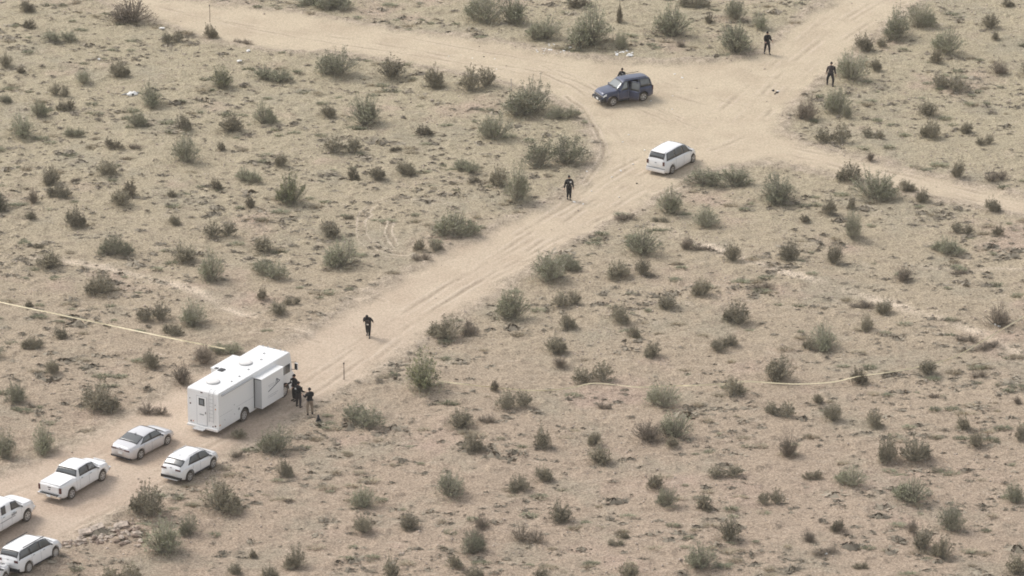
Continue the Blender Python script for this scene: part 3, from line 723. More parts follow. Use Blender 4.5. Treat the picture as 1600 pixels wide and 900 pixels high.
def place_vehicle(name, label, cat, rear_px, front_px, wb, W, rear_ax, front_ax, group):
    """stands a vehicle so that its two near-side wheels touch the ground where the photo shows them"""
    a = gat(*rear_px); b = gat(*front_px); d = (b - a); d.z = 0; h = math.atan2(d.y, d.x); d.normalize()
    mid = (a + b) / 2
    nrm = Vector((-math.sin(h), math.cos(h), 0)); camdir = Vector((0, CAM_Y, 0)) - mid
    side = 1 if nrm.dot(camdir) > 0 else -1
    c = mid - nrm * side * (W - .12) - d * (rear_ax + front_ax) / 2
    z = [zg(c.x + d.x * ax_ + nrm.x * s_ * W * .85, c.y + d.y * ax_ + nrm.y * s_ * W * .85) for ax_ in (rear_ax, front_ax) for s_ in (-1, 1)]
    t = empty(name, (c.x, c.y, sum(z) / 4 - .012), h)
    t.rotation_euler = (math.atan2((z[1] + z[3] - z[0] - z[2]) / 2, W * 1.7) , -math.atan2((z[2] + z[3] - z[0] - z[1]) / 2, front_ax - rear_ax), h)
    tag(t, label, cat, group); return t

def patch_out(B, t, fx, rx):
    pass

def common(B, t, paint, glass='glass', wd=.22, spokes=5, handles=(), mirror=None, rim='rim', plate_f=False, steer=0, handle_mat=None):
    for i, a in enumerate(B.axles):
        for sd in (1, -1): wheel(t, a, sd * (B.W - wd * .5 - .015), B.R, wd, sd, spokes, rim=rim, steer=steer if a == max(B.axles) else 0)
    for hx in handles:
        for sd in (1, -1):
            p = B.pt(hx, 6.3, sd); box('door_handle', (p.x, p.y + sd * .02, p.z), (.2, .035, .035), handle_mat or paint, t, .008)
    if mirror:
        for sd in (1, -1):
            p = B.pt(mirror, 8.2, sd)
            m = box('wing_mirror', (p.x, p.y + sd * .15, p.z + .08), (.12, .24, .17), paint, t, .035)
            box('mirror_glass', (p.x - .064, p.y + sd * .15, p.z + .08), (.008, .19, .12), M['glass_lt'], t)

def tail(B, t, z, lamp_w, lamp_h, wrap=.22, mat='red', plate_z=None, bumper=None, strip=None, emblem=None, bump_mat='trim', lamp_side_h=None):
    W = B.W * (1 - B.rnd - .05); xr = -B.rear
    for sd in (1, -1):
        l = box('tail_light', (xr - .004, sd * (W - lamp_w / 2 - .0), z), (.06, lamp_w, lamp_h), M[mat], t, .015)
    if strip: box('tail_light_bar', (xr - .002, 0, z), (.03, (W - lamp_w) * 2 - .02, strip), M[mat], t, .006)
    if plate_z: box('number_plate', (xr - .03, 0, plate_z), (.012, .32, .16), M['plate'], t)
    if bumper: box('bumper_valance', (xr + .03, 0, bumper[0]), (.14, W * 2 + .10, bumper[1]), M[bump_mat], t, .03)
    if emblem: box('badge', (xr - .016, 0, emblem), (.012, .16, .06), M['grey'], t, .004)

GROUP = 'vehicles parked in line along the dirt road'
def seamlines(B, t, xs, v0=3.2, v1=7.9, sides=(1, -1)):
    for x in xs:
        for sd in sides: B.patch('door_seam', x - .007, x + .007, v0, v1, sd, M['grey'], t, .004, 1, 8)

# --- silver-white saloon
def saloon():
    B = Body(2.34, 2.45, (-1.42, 1.42), .93,
        [(-2.45, .90), (-2.40, 1.02), (-2.2, 1.06), (-1.75, 1.12), (-.85, 1.39), (-.25, 1.45), (.35, 1.42), (.65, 1.32), (1.25, 1.02), (1.6, .97), (2.0, .84), (2.28, .68), (2.42, .48)],
        [(-2.45, .84), (-2.2, .98), (-1.6, 1.00), (0, .94), (1.2, .91), (2.0, .80), (2.42, .52)], R=.345, clear=.20, arch=.405, tumble=.40)
    t = place_vehicle('saloon_car', 'silver-white saloon car with sloping rear window, first behind the command bus', 'car', (220.5, 716), (259, 695.5), 2.84, .93, -1.42, 1.42, GROUP)
    B.mesh(t, M['silver'])
    B.patch('rear_window', -1.66, -.90, 12.9, 0, 0, M['glass'], t, .008, 8, 16)
    B.patch('windscreen', .50, 1.16, 12.9, 0, 0, M['glass'], t, .008, 8, 16)
    for sd in (1, -1):
        B.patch('side_window', -.30, .72, 8.6, 12.2, sd, M['glass'], t, .010, 10, 5, xs=lambda v: (-.22, .98 - .50 * v))
        B.patch('side_window', -1.2, -.35, 8.6, 12.2, sd, M['glass'], t, .010, 10, 5, xs=lambda v: (-1.42 + .55 * v, -.29))
    seamlines(B, t, (-.26, .92, -1.05))
    common(B, t, M['silver'], handles=(-.95, .05), mirror=.78)
    tail(B, t, .86, .42, .10, plate_z=.62, bumper=(.30, .12), strip=.05, emblem=.95)
    for sd in (1, -1): B.patch('headlight', B.front - .34, B.front - .04, 5.6, 7.4, sd, M['lamp'], t, .012, 6, 3)
    box('grille', (2.42, 0, .50), (.04, .9, .2), M['trim'], t, .02)
    box('roof_aerial', (-.85, 0, 1.45), (.16, .04, .06), M['silver'], t, .015)
# --- white crossover
def crossover():
    B = Body(2.25, 2.2, (-1.33, 1.33), .93,
        [(-2.2, .98), (-2.16, 1.12), (-2.05, 1.22), (-1.55, 1.52), (-1.25, 1.60), (-.3, 1.64), (.4, 1.60), (.75, 1.46), (1.3, 1.13), (1.7, 1.06), (2.05, .90), (2.2, .70), (2.25, .56)],
        [(-2.2, .92), (-1.8, 1.12), (-1.2, 1.12), (0, 1.04), (1.2, 1.02), (1.9, .92), (2.25, .52)], R=.365, clear=.27, arch=.43, tumble=.36)
    t = place_vehicle('crossover_car', 'white crossover with black rear bumper strip, on the right-hand edge of the dirt road', 'car', (294.5, 752), (332.5, 731.5), 2.66, .93, -1.33, 1.33, GROUP)
    B.mesh(t, M['white'])
    B.patch('rear_window', -2.02, -1.60, 12.9, 0, 0, M['glass'], t, .008, 8, 16)
    B.patch('windscreen', .66, 1.22, 12.9, 0, 0, M['glass'], t, .008, 8, 16)
    for sd in (1, -1):
        B.patch('side_window', -.3, .9, 8.6, 12.2, sd, M['glass'], t, .010, 10, 5, xs=lambda v: (-.14, 1.08 - .46 * v))
        B.patch('side_window', -1.2, -.3, 8.6, 12.2, sd, M['glass'], t, .010, 10, 5, xs=lambda v: (-1.40 + .42 * v, -.20))
        for a in B.axles: B.patch('wheel_arch_trim', a - .44, a + .44, 2.6, 3.4, sd, M['trim'], t, .012, 22, 2)
        B.patch('sill_trim', -.86, .86, 2.3, 3.6, sd, M['trim'], t, .010, 8, 2)
        box('roof_rail', (-.35, sd * .60, 1.655), (1.5, .035, .03), M['lgrey'], t, .01)
    seamlines(B, t, (-.17, 1.0, -1.0), 3.7)
    common(B, t, M['white'], handles=(-.85, .15), mirror=.92)
    tail(B, t, 1.00, .40, .10, plate_z=.72, bumper=(.42, .20), emblem=1.10)
    box('rear_diffuser', (-2.22, 0, .31), (.1, 1.1, .06), M['lgrey'], t, .02)
    box('roof_spoiler', (-1.60, 0, 1.56), (.12, 1.06, .03), M['white'], t, .012, Euler((0, -.40, 0)))
    for sd in (1, -1): B.patch('headlight', B.front - .34, B.front - .04, 5.6, 7.4, sd, M['lamp'], t, .012, 6, 3)
    box('grille', (2.25, 0, .62), (.04, .95, .26), M['trim'], t, .02)
    box('roof_aerial', (-1.2, 0, 1.64), (.14, .04, .06), M['white'], t, .015)
# --- white roof-railed suv
def rail_suv():
    B = Body(2.4, 2.45, (-1.46, 1.46), .99,
        [(-2.45, 1.0), (-2.42, 1.18), (-2.34, 1.32), (-2.12, 1.68), (-1.9, 1.74), (-.3, 1.78), (.45, 1.74), (.8, 1.58), (1.4, 1.2), (1.8, 1.14), (2.15, 1.0), (2.34, .78), (2.4, .62)],
        [(-2.45, .95), (-2.2, 1.16), (-1.2, 1.16), (0, 1.12), (1.3, 1.10), (2.0, 1.02), (2.4, .58)], R=.39, clear=.27, arch=.46, tumble=.30, rnd=.12)
    t = place_vehicle('large_suv', 'white suv with dark wraparound rear glass and black roof rails, low left', 'suv', (48, 894.5), (84.5, 872), 2.92, .99, -1.46, 1.46, GROUP)
    t.scale = (.92, .95, .95)
    B.mesh(t, M['white'])
    B.patch('rear_window', -2.31, -2.13, 12.9, 0, 0, M['glass'], t, .010, 8, 16)
    B.patch('windscreen', .72, 1.30, 12.9, 0, 0, M['glass'], t, .008, 8, 16)
    for sd in (1, -1):
        B.patch('side_window', 0, 1, 8.5, 12.2, sd, M['glass'], t, .010, 10, 5, xs=lambda v: (-.12, 1.16 - .48 * v))
        B.patch('side_window', 0, 1, 8.5, 12.2, sd, M['glass'], t, .010, 8, 5, xs=lambda v: (-1.12, -.15))
        B.patch('rear_quarter_window', 0, 1, 8.5, 12.2, sd, M['glass'], t, .010, 8, 5, xs=lambda v: (-2.26 + .16 * v, -1.15))
        box('roof_rail', (-.5, sd * .70, 1.80), (2.3, .05, .04), M['trim'], t, .012)
        B.patch('sill_trim', -.95, .95, 2.3, 3.3, sd, M['trim'], t, .010, 8, 2)
    seamlines(B, t, (-.14, 1.08, -1.12), 3.5)
    common(B, t, M['white'], handles=(-.9, .2), mirror=1.0, spokes=10, handle_mat=M['grey'])
    tail(B, t, 1.06, .30, .17, plate_z=.84, bumper=(.44, .26), emblem=1.12)
    for sd in (1, -1): B.patch('headlight', B.front - .34, B.front - .04, 5.6, 7.4, sd, M['lamp'], t, .012, 6, 3)
# --- white covered pickup
def pickup():
    B = Body(2.75, 3.02, (-1.80, 1.75), .99,
        [(-3.02, 1.22), (-2.96, 1.30), (-1.35, 1.33), (-1.12, 1.36), (-.92, 1.78), (-.7, 1.86), (.3, 1.88), (.75, 1.80), (1.45, 1.30), (1.7, 1.24), (2.45, 1.12), (2.68, .92), (2.75, .70)],
        [(-3.02, 1.18), (-2.9, 1.25), (-1.2, 1.25), (0, 1.22), (1.4, 1.18), (2.4, 1.08), (2.75, .66)], R=.41, clear=.36, arch=.49, tumble=.26, rnd=.07)
    t = place_vehicle('pickup_truck', 'white crew-cab pickup with flush white bed cover, on the left of the road', 'pickup truck', (112, 779.5), (160, 751.5), 3.55, .99, -1.80, 1.75, GROUP)
    t.scale = (.93, .96, .96)
    B.mesh(t, M['white'])
    B.patch('rear_window', -1.11, -.93, 13.1, 0, 0, M['glass'], t, .012, 6, 14)
    B.patch('windscreen', .84, 1.40, 13.0, 0, 0, M['glass'], t, .010, 8, 14)
    for sd in (1, -1):
        B.patch('side_window', 0, 1, 8.7, 12.1, sd, M['glass'], t, .012, 10, 5, xs=lambda v: (.22, 1.24 - .46 * v))
        B.patch('side_window', 0, 1, 8.7, 12.1, sd, M['glass'], t, .012, 8, 5, xs=lambda v: (-.78 + .06 * v, .17))
    seamlines(B, t, (.19, 1.20, -.86, -1.24), 3.2)
    common(B, t, M['white'], handles=(-.62, .36), mirror=1.16, wd=.27, spokes=6, handle_mat=M['grey'])
    box('bed_cover', (-2.14, 0, 1.355), (1.62, 1.66, .03), M['white'], t, .012)
    box('tailgate', (-3.03, 0, .98), (.03, 1.45, .50), M['white'], t, .012)
    box('tailgate_handle', (-3.052, 0, 1.12), (.02, .26, .06), M['trim'], t, .008)
    box('badge', (-3.052, 0, .97), (.016, .16, .07), M['decal'], t, .006)
    box('rear_bumper', (-3.10, 0, .56), (.20, 1.86, .20), M['chrome'], t, .03)
    box('bumper_step', (-3.12, 0, .665), (.17, 1.5, .014), M['trim'], t)
    box('number_plate', (-3.205, .0, .57), (.012, .32, .15), M['plate'], t)
    for sd in (1, -1):
        box('tail_light', (-2.985, sd * .86, 1.00), (.10, .17, .40), M['red'], t, .02)
        B.patch('headlight', B.front - .34, B.front - .04, 5.6, 7.4, sd, M['lamp'], t, .012, 6, 3)
    box('grille', (2.76, 0, .92), (.05, 1.0, .32), M['chrome'], t, .02)
    box('front_bumper', (2.76, 0, .60), (.2, 1.8, .22), M['chrome'], t, .04)
# --- white utility truck at the frame's left edge
def utility():
    B = Body(2.85, 3.5, (-2.05, 1.95), 1.0,
        [(-3.5, 2.02), (-3.46, 2.06), (-1.4, 2.08), (-1.2, 2.04), (-1.1, 1.98), (.35, 2.0), (.85, 1.92), (1.55, 1.42), (1.85, 1.36), (2.6, 1.26), (2.8, 1.1), (2.85, .95)],
        [(-3.5, 1.35), (-1.2, 1.35), (0, 1.32), (1.5, 1.30), (2.5, 1.2), (2.85, .9)], R=.42, clear=.40, arch=.50, tumble=.16, rnd=.07)
    t = place_vehicle('utility_truck', 'white truck with topper and flared rear wing, cut off by the left edge', 'truck', (-19, 850), (42.5, 814), 4.0, 1.0, -2.05, 1.95, GROUP)
    B.mesh(t, M['white'])
    B.patch('windscreen', .95, 1.50, 13.0, 0, 0, M['glass'], t, .010, 8, 14)
    for sd in (1, -1):
        B.patch('side_window', 0, 1, 8.8, 12.0, sd, M['glass'], t, .012, 10, 5, xs=lambda v: (.36, 1.32 - .46 * v))
        B.patch('side_window', 0, 1, 8.8, 12.0, sd, M['glass'], t, .012, 8, 5, xs=lambda v: (-.62, -.22))
        # flared wing over the twin rear wheels
        bm = bmesh.new()
        rings = []
        for q in np.linspace(0, math.pi, 13):
            rings.append([bm.verts.new((-2.05 + math.cos(q) * r_, sd * y_, .42 + math.sin(q) * r_ * .98)) for r_, y_ in ((.66, .98), (.66, 1.18), (.60, 1.24), (.52, 1.24), (.52, .98))])
        for i in range(12):
            for k in range(5): bm.faces.new((rings[i][k], rings[i][(k + 1) % 5], rings[i + 1][(k + 1) % 5], rings[i + 1][k]))
        bm.faces.new(rings[0]); bm.faces.new(rings[-1][::-1])
        bm_obj('rear_wing', bm, M['white'], t)
        wheel(t, -2.05, sd * 1.10, .41, .24, sd, 6)
        box('side_decal', (-.1, sd * 1.012, .98), (1.5, .012, .05), M['grey'], t)
        box('side_decal', (.55, sd * 1.012, 1.12), (.5, .012, .12), M['grey'], t)
        B.patch('headlight', B.front - .34, B.front - .04, 5.6, 7.4, sd, M['lamp'], t, .012, 6, 3)
    seamlines(B, t, (.30, 1.34, -.70, -1.22), 3.2)
    common(B, t, M['white'], handles=(-.5, .5), mirror=1.30, wd=.27, spokes=6, handle_mat=M['grey'])
    box('front_bumper', (2.86, 0, .62), (.2, 1.8, .22), M['chrome'], t, .04)
    box('rear_bumper', (-3.56, 0, .6), (.2, 1.8, .2), M['chrome'], t, .03)
# --- car in the bottom left corner
def corner_car():
    B = Body(2.4, 2.45, (-1.46, 1.46), .97,
        [(-2.45, 1.0), (-2.4, 1.2), (-2.2, 1.5), (-1.9, 1.66), (-.3, 1.72), (.45, 1.68), (.8, 1.52), (1.4, 1.16), (1.8, 1.1), (2.25, .98), (2.4, .78)],
        [(-2.45, .95), (-2.2, 1.10), (0, 1.08), (1.3, 1.06), (2.0, .98), (2.4, .72)], R=.37, clear=.25, arch=.44, tumble=.32)
    t = place_vehicle('patrol_car', 'white car with black lettering on its bonnet, only a corner showing, bottom left', 'car', (-30, 938), (7, 913), 2.92, .97, -1.46, 1.46, GROUP)
    B.mesh(t, M['white'])
    B.patch('windscreen', .72, 1.30, 12.9, 0, 0, M['glass'], t, .008, 8, 14)
    for sd in (1, -1):
        B.patch('side_window', 0, 1, 8.5, 12.2, sd, M['glass'], t, .010, 10, 5, xs=lambda v: (-.12, 1.16 - .48 * v))
        B.patch('side_window', 0, 1, 8.5, 12.2, sd, M['glass'], t, .010, 8, 5, xs=lambda v: (-1.4, -.15))
        B.patch('headlight', B.front - .34, B.front - .04, 5.6, 7.4, sd, M['lamp'], t, .012, 6, 3)
    common(B, t, M['white'], mirror=1.0)
    for k, (x, y, a, b_) in enumerate([(1.72, -.46, .06, .34), (1.86, -.58, .06, .20), (2.0, -.46, .06, .34), (1.86, -.27, .30, .06)]):
        box('lettering', (x, y, B.pt(x, 15.2, 1).z + .012), (a, b_, .006), M['trim'], t, 0, Euler((0, .10, 0)))
    box('bumper', (2.42, 0, .5), (.12, 1.6, .2), M['trim'], t, .04)
# --- white minivan at the crossing
def minivan():
    B = Body(2.2, 2.45, (-1.52, 1.50), .98,
        [(-2.45, .85), (-2.43, 1.08), (-2.36, 1.25), (-2.14, 1.66), (-1.95, 1.73), (-.4, 1.78), (.3, 1.74), (.65, 1.62), (1.45, 1.12), (1.7, 1.04), (2.05, .88), (2.2, .66)],
        [(-2.45, .80), (-2.25, 1.12), (-1.2, 1.12), (0, 1.08), (1.3, 1.02), (1.9, .88), (2.2, .60)], R=.34, clear=.20, arch=.40, tumble=.34)
    t = place_vehicle('minivan', 'white minivan seen from behind, parked on the near side of the dirt crossing', 'minivan', (1049.5, 271.5), (1081.5, 254), 3.02, .98, -1.52, 1.50, 'vehicles stopped at the crossing')
    t.scale = (1, 1, 1.06)
    B.mesh(t, M['white'])
    B.patch('rear_window', -2.31, -2.14, 13.0, 0, 0, M['glass'], t, .010, 8, 16)
    B.patch('windscreen', .58, 1.36, 12.9, 0, 0, M['glass'], t, .008, 8, 16)
    for sd in (1, -1):
        B.patch('side_window', 0, 1, 8.5, 12.1, sd, M['glass'], t, .010, 10, 5, xs=lambda v: (.12, 1.16 - .58 * v))
        B.patch('side_window', 0, 1, 8.5, 12.1, sd, M['glass'], t, .010, 8, 5, xs=lambda v: (-1.0, .09))
        B.patch('rear_quarter_window', 0, 1, 8.5, 12.1, sd, M['glass'], t, .010, 8, 5, xs=lambda v: (-2.18 + .16 * v, -1.03))
        B.patch('door_rail', -2.1, -1.0, 7.2, 7.5, sd, M['grey'], t, .006, 8, 1)
    seamlines(B, t, (.10, 1.1, -1.04), 3.2)
    common(B, t, M['white'], handles=(-.85, .3), mirror=1.02)
    tail(B, t, .98, .16, .30, plate_z=.80, bumper=None, emblem=.98)
    box('bumper_strip', (-2.45, 0, .60), (.12, 1.62, .05), M['grey'], t, .02)
    box('rear_bumper', (-2.47, 0, .42), (.14, 1.66, .26), M['white'], t, .05)
    for sd in (1, -1): B.patch('headlight', B.front - .34, B.front - .04, 5.6, 7.4, sd, M['lamp'], t, .012, 6, 3)
    box('roof_spoiler', (-2.08, 0, 1.72), (.22, 1.2, .03), M['white'], t, .01, Euler((0, -.3, 0)))
# --- dark blue estate with its rear door open
def estate():
    B = Body(2.22, 2.28, (-1.36, 1.36), .92,
        [(-2.28, .85), (-2.27, 1.08), (-2.24, 1.22), (-2.05, 1.66), (-1.85, 1.74), (-.4, 1.78), (.15, 1.75), (.38, 1.66), (.98, 1.17), (1.15, 1.12), (1.9, 1.06), (2.15, 1.0), (2.22, .86)],
        [(-2.28, .80), (-2.2, 1.08), (0, 1.07), (1.0, 1.06), (1.9, 1.0), (2.22, .80)], R=.38, clear=.30, arch=.46, tumble=.28, rnd=.10)
    B.top = [(x, z * 1.09) for x, z in B.top]; B.belt = [(x, z * 1.07) for x, z in B.belt]
    t = place_vehicle('estate_car', 'dusty dark blue estate with chrome grille and open rear passenger door, at the crossing', 'suv', (1004, 157.5), (957.5, 165.5), 2.72, .92, -1.36, 1.36, 'vehicles stopped at the crossing')
    def hole(x, k, sd): return sd == 1 and -.98 < x < -.08 and 3 <= k <= 11
    B.mesh(t, M['navy'], hole)
    B.patch('windscreen', .42, .95, 12.9, 0, 0, M['glass_lt'], t, .008, 8, 16)
    B.patch('rear_window', -2.20, -2.05, 12.9, 0, 0, M['glass'], t, .010, 8, 16)
    for sd in (1, -1):
        B.patch('side_window', 0, 1, 8.5, 12.0, sd, M['glass_lt'], t, .010, 10, 5, xs=lambda v: (.0, .74 - .46 * v))
        if sd == -1: B.patch('side_window', 0, 1, 8.5, 12.1, sd, M['glass'], t, .010, 8, 5, xs=lambda v: (-.95, -.06))
        B.patch('rear_quarter_window', 0, 1, 8.5, 12.1, sd, M['glass'], t, .010, 8, 5, xs=lambda v: (-2.1 + .14 * v, -1.06))
        box('roof_rail', (-.75, sd * .64, 1.975), (1.9, .04, .04), M['trim'], t, .012)
        B.patch('side_cladding', -.86, .86, 2.4, 3.7, sd, M['grey'] if 0 else M['trim'], t, .012, 10, 2)
        box('tail_light', (-2.25, sd * .76, 1.02), (.08, .12, .38), M['red'], t, .02)
        B.patch('headlight', B.front - .34, B.front - .04, 5.6, 7.4, sd, M['lamp'], t, .012, 6, 3)
        B.patch('front_bumper_wrap', 1.92, 2.18, 3.0, 5.2, sd, M['trim'], t, .012, 4, 3)
    for x in (-.65, .35):
        e = empty('seat', (x, .36, .5), 0, t)
        box('seat_cushion', (.05, 0, .12), (.5, .5, .16), M['seat'], e, .04); box('seat_back', (-.22, 0, .48), (.14, .5, .62), M['seat'], e, .04, Euler((0, -.2, 0)))
    box('cabin_floor', (-.3, 0, .36), (2.4, 1.6, .05), M['under'], t)
    # the open door swings out from its front edge
    bm = bmesh.new(); G = []; hinge = Vector((-.08, B.pt(-.08, 6, 1).y, 0)); rot = Matrix.Rotation(math.radians(62), 3, 'Z')
    dr = empty('rear_door', hinge, math.radians(-62), t)
    for i in range(10):
        x = -.08 - .90 * i / 9; G.append([bm.verts.new(B.pt(x, v, 1) - hinge) for v in (3, 4, 5, 6, 7, 8)])
    for i in range(9):
        for j in range(5): bm.faces.new((G[i][j], G[i + 1][j], G[i + 1][j + 1], G[i][j + 1]))
    o = bm_obj('door_panel', bm, M['navy'], dr, True); m = o.modifiers.new('thickness', 'SOLIDIFY'); m.thickness = .09; m.offset = -1
    bm = bmesh.new(); G = []
    for i in range(8):
        x = -.10 - .86 * i / 7; G.append([bm.verts.new(B.pt(x, v, 1) - hinge - Vector((0, .03, 0))) for v in (8, 9, 10, 11, 12)])
    for i in range(7):
        for j in range(4): bm.faces.new((G[i][j], G[i + 1][j], G[i + 1][j + 1], G[i][j + 1]))
    o = bm_obj('door_window', bm, M['glass'], dr, True); m = o.modifiers.new('thickness', 'SOLIDIFY'); m.thickness = .01; m.offset = 0
    bm = bmesh.new()
    fr = [B.pt(-.08, 8, 1), B.pt(-.08, 12, 1), B.pt(-.98, 12, 1), B.pt(-.98, 8, 1)]
    add_tube(bm, [p - hinge for p in fr], .025, 6); bm_obj('window_frame', bm, M['navy'], dr)
    box('door_handle', (-.78, .05, B.pt(-.8, 7, 1).z - .05), (.16, .04, .04), M['trim'], dr, .01)
    seamlines(B, t, (-.03, .92))
    common(B, t, M['navy'], handles=(.12,), mirror=.74, handle_mat=M['trim'], steer=.18)
    box('grille', (2.235, 0, .86), (.05, 1.0, .15), M['trim'], t, .01)
    box('grille_bar', (2.262, 0, .93), (.03, 1.62, .045), M['chrome'], t, .012)
    box('grille_bar', (2.262, 0, .79), (.03, 1.2, .03), M['chrome'], t, .01)
    box('front_bumper', (2.26, 0, .56), (.22, 1.64, .24), M['trim'], t, .05)
    box('number_plate', (2.375, .1, .60), (.012, .32, .16), M['plate'], t)
    for y in (-.5, .5): box('fog_light', (2.372, y, .52), (.012, .14, .08), M['lamp'], t, .004)
    for y in (-.3, .3):
        bm = bmesh.new(); q = B.pt(1.02, 15.5, 1); add_tube(bm, [(1.04, y - .25, q.z + .03), (.86, y + .25, q.z + .14)], .014, 5); bm_obj('wiper', bm, M['trim'], t)
saloon(); crossover(); rail_suv(); pickup(); utility(); corner_car(); minivan(); estate()

# --- white command bus
def command_bus():
    HW, zb, zt = 1.24, .42, 3.10; xr, xf = -5.15, 3.55
    t = place_vehicle('command_bus', 'large white command bus with side extensions pulled out and roof vents', 'bus', (379.5, 658.5), (443.5, 620), 4.9, HW, -2.1, 2.75, 'vehicles parked in line along the dirt road')
    W = M['rvwhite']
    bm = bmesh.new()
    # shell profile along the side, wheel openings cut as arches
    def outline():
        P = [(xr, zb)]
        for a in (-2.1, 2.75):
            P.append((a - .58, zb))
            for q in np.linspace(math.pi, 0, 9): P.append((a + math.cos(q) * .55, .50 + math.sin(q) * .56))
            P.append((a + .58, zb))
        P += [(3.95, zb), (4.05, .62), (4.02, 1.10), (3.92, 1.45), (3.74, 1.62), (3.60, 2.55), (3.48, zt - .06), (3.38, zt), (xr + .08, zt), (xr, zt - .08)]
        return P
    P = outline(); L = [bm.verts.new((x, HW, z)) for x, z in P]; R = [bm.verts.new((x, -HW, z)) for x, z in P]
    bm.faces.new(L[::-1]); bm.faces.new(R); n = len(P)
    side_edges = []
    for i in range(n):
        f = bm.faces.new((L[i], L[(i + 1) % n], R[(i + 1) % n], R[i])); zc = (P[i][1] + P[(i + 1) % n][1]) / 2
        if zc < 1.05 and -4 < (P[i][0] + P[(i + 1) % n][0]) / 2 < 3.94: f.material_index = 1
        if P[i][1] > 1.0 and P[(i + 1) % n][1] > 1.0:
            for V_ in (L, R): side_edges.append(bm.edges.get((V_[i], V_[(i + 1) % n])))
    bmesh.ops.recalc_face_normals(bm, faces=bm.faces)
    bmesh.ops.bevel(bm, geom=[e for e in side_edges if e], offset=.07, segments=3, profile=.6, affect='EDGES')
    bm_obj('body', bm, [W, M['under']], t)
    for a, tw in ((-2.1, 1), (2.75, 0)):
        for sd in (1, -1): wheel(t, a, sd * (HW - .16), .46, .28, sd, 8, .58)
    box('chassis', (-.5, 0, .42), (8.2, .9, .16), M['under'], t)
    # near-side extension (right side), near the front
    e = empty('side_extension', (.42, -HW, 0), 0, t)
    box('extension_shell', (0, -.30, 1.66), (2.6, .62, 2.12), W, e, .03)
    box('extension_awning', (0, -.30, 2.745), (2.7, .68, .04), W, e, .01)
    box('extension_seal', (-1.308, -.30, 1.66), (.02, .56, 2.0), M['lgrey'], e)
    box('seal_edge', (-1.35, -.015, 1.66), (.05, .03, 2.2), M['trim'], e)
    box('seal_edge', (-1.33, -.30, 2.70), (.03, .5, .045), M['trim'], e)
    box('seal_edge', (0, -.30, .582), (2.56, .52, .03), M['trim'], e)
    # emblem: dark swoosh with a chevron, and thin lines of print
    fy = -.616
    bm = bmesh.new()
    def sl(x0, z0, x1, z1, th):
        d = Vector((x1 - x0, 0, z1 - z0)); L_ = d.length; a = math.atan2(d.z, d.x)
        add_box(bm, ((x0 + x1) / 2, fy, (z0 + z1) / 2), (L_, .012, th), Euler((0, -a, 0)))
    sl(-.55, 1.60, .85, 1.96, .05); sl(.85, 1.96, .45, 2.22, .05); sl(.45, 2.22, .36, 1.86, .04); sl(.52, 2.14, .58, 1.95, .05)
    bm_obj('emblem', bm, M['decal'], e)
    for x0, x1, z in ((-.55, .2, 2.02), (-.45, .25, 1.90), (-.6, .6, 1.28), (-.6, .4, 1.16)):
        box('print_line', ((x0 + x1) / 2, fy, z), (x1 - x0, .01, .035), M['lgrey'], e)
    # far-side extension, mid length
    e2 = empty('side_extension', (-.05, HW, 0), 0, t)
    box('extension_shell', (0, .34, 1.86), (2.6, .70, 2.14), W, e2, .03)
    box('extension_awning', (0, .34, 2.955), (2.7, .76, .04), W, e2, .01)
    box('awning_end', (-1.2, .30, 2.985), (.24, .26, .025), M['trim'], e2)
    # rear face
    x = xr
    d = empty('rear_entry_door', (x - .016, .08, 0), 0, t)
    box('door_panel', (0, 0, 1.62), (.03, .78, 2.02), W, d, .008)
    box('door_frame', (.006, 0, 1.62), (.02, .86, 2.10), M['lgrey'], d, .004)
    box('door_window_frame', (-.02, 0, 2.26), (.014, .46, .52), M['trim'], d, .006)
    box('door_window', (-.03, 0, 2.26), (.012, .28, .34), M['glass_lt'], d)
    box('door_handle', (-.025, -.30, 1.52), (.03, .06, .14), M['trim'], d, .008)
    box('door_sign', (-.02, .0, 1.36), (.008, .34, .08), M['grey'], d)
    box('rear_step', (x - .34, .10, .44), (.42, .85, .05), M['lgrey'], t, .01)
    box('rear_bumper', (x - .07, 0, .46), (.16, 2.46, .16), W, t, .03)
    for y, z, m, s in ((-.98, .72, 'red', .10), (-.78, .66, 'red', .08), (.98, .72, 'red', .10), (.80, .74, 'amber', .07), (-1.02, 1.95, 'amber', .08), (-1.0, 2.25, 'grey', .07), (1.0, 1.98, 'red', .10), (1.04, 2.35, 'grey', .08)):
        box('marker_light', (x - .012, y, z), (.03, s, s), M[m], t, .01)
    box('marker_light', (x - .012, .08, 2.93), (.03, .16, .07), M['red'], t, .01)
    bm = bmesh.new()
    for y in (-.52, -.86): add_tube(bm, [(x - .06, y, .95), (x - .06, y, 3.0), (x + .1, y, 3.2), (x + .35, y, 3.2)], .018, 6)
    for k in range(8): add_tube(bm, [(x - .06, -.52, 1.05 + k * .26), (x - .06, -.86, 1.05 + k * .26)], .014, 5)
    bm_obj('roof_ladder', bm, M['lgrey'], t)
    # near side furniture
    box('awning_case', (-2.95, -HW - .05, 2.86), (3.7, .11, .11), M['lgrey'], t, .03)
    for xx, zz, sx, sz in ((-4.45, .85, .85, .5), (-3.3, .85, .9, .5), (-3.3, 1.55, .5, .4)):
        f = box('locker_door', (xx, -HW - .006, zz), (sx, .016, sz), W, t, .005)
        box('locker_latch', (xx, -HW - .018, zz + sz * .3), (.07, .012, .05), M['grey'], t)
    box('side_vent', (-2.75, -HW - .006, 1.18), (.16, .02, .16), M['grey'], t, .005)
    box('marker_light', (-5.0, -HW - .01, .8), (.1, .02, .06), M['amber'], t)
    box('trim_line', (-2.8, -HW - .004, 1.42), (4.4, .01, .02), M['lgrey'], t)
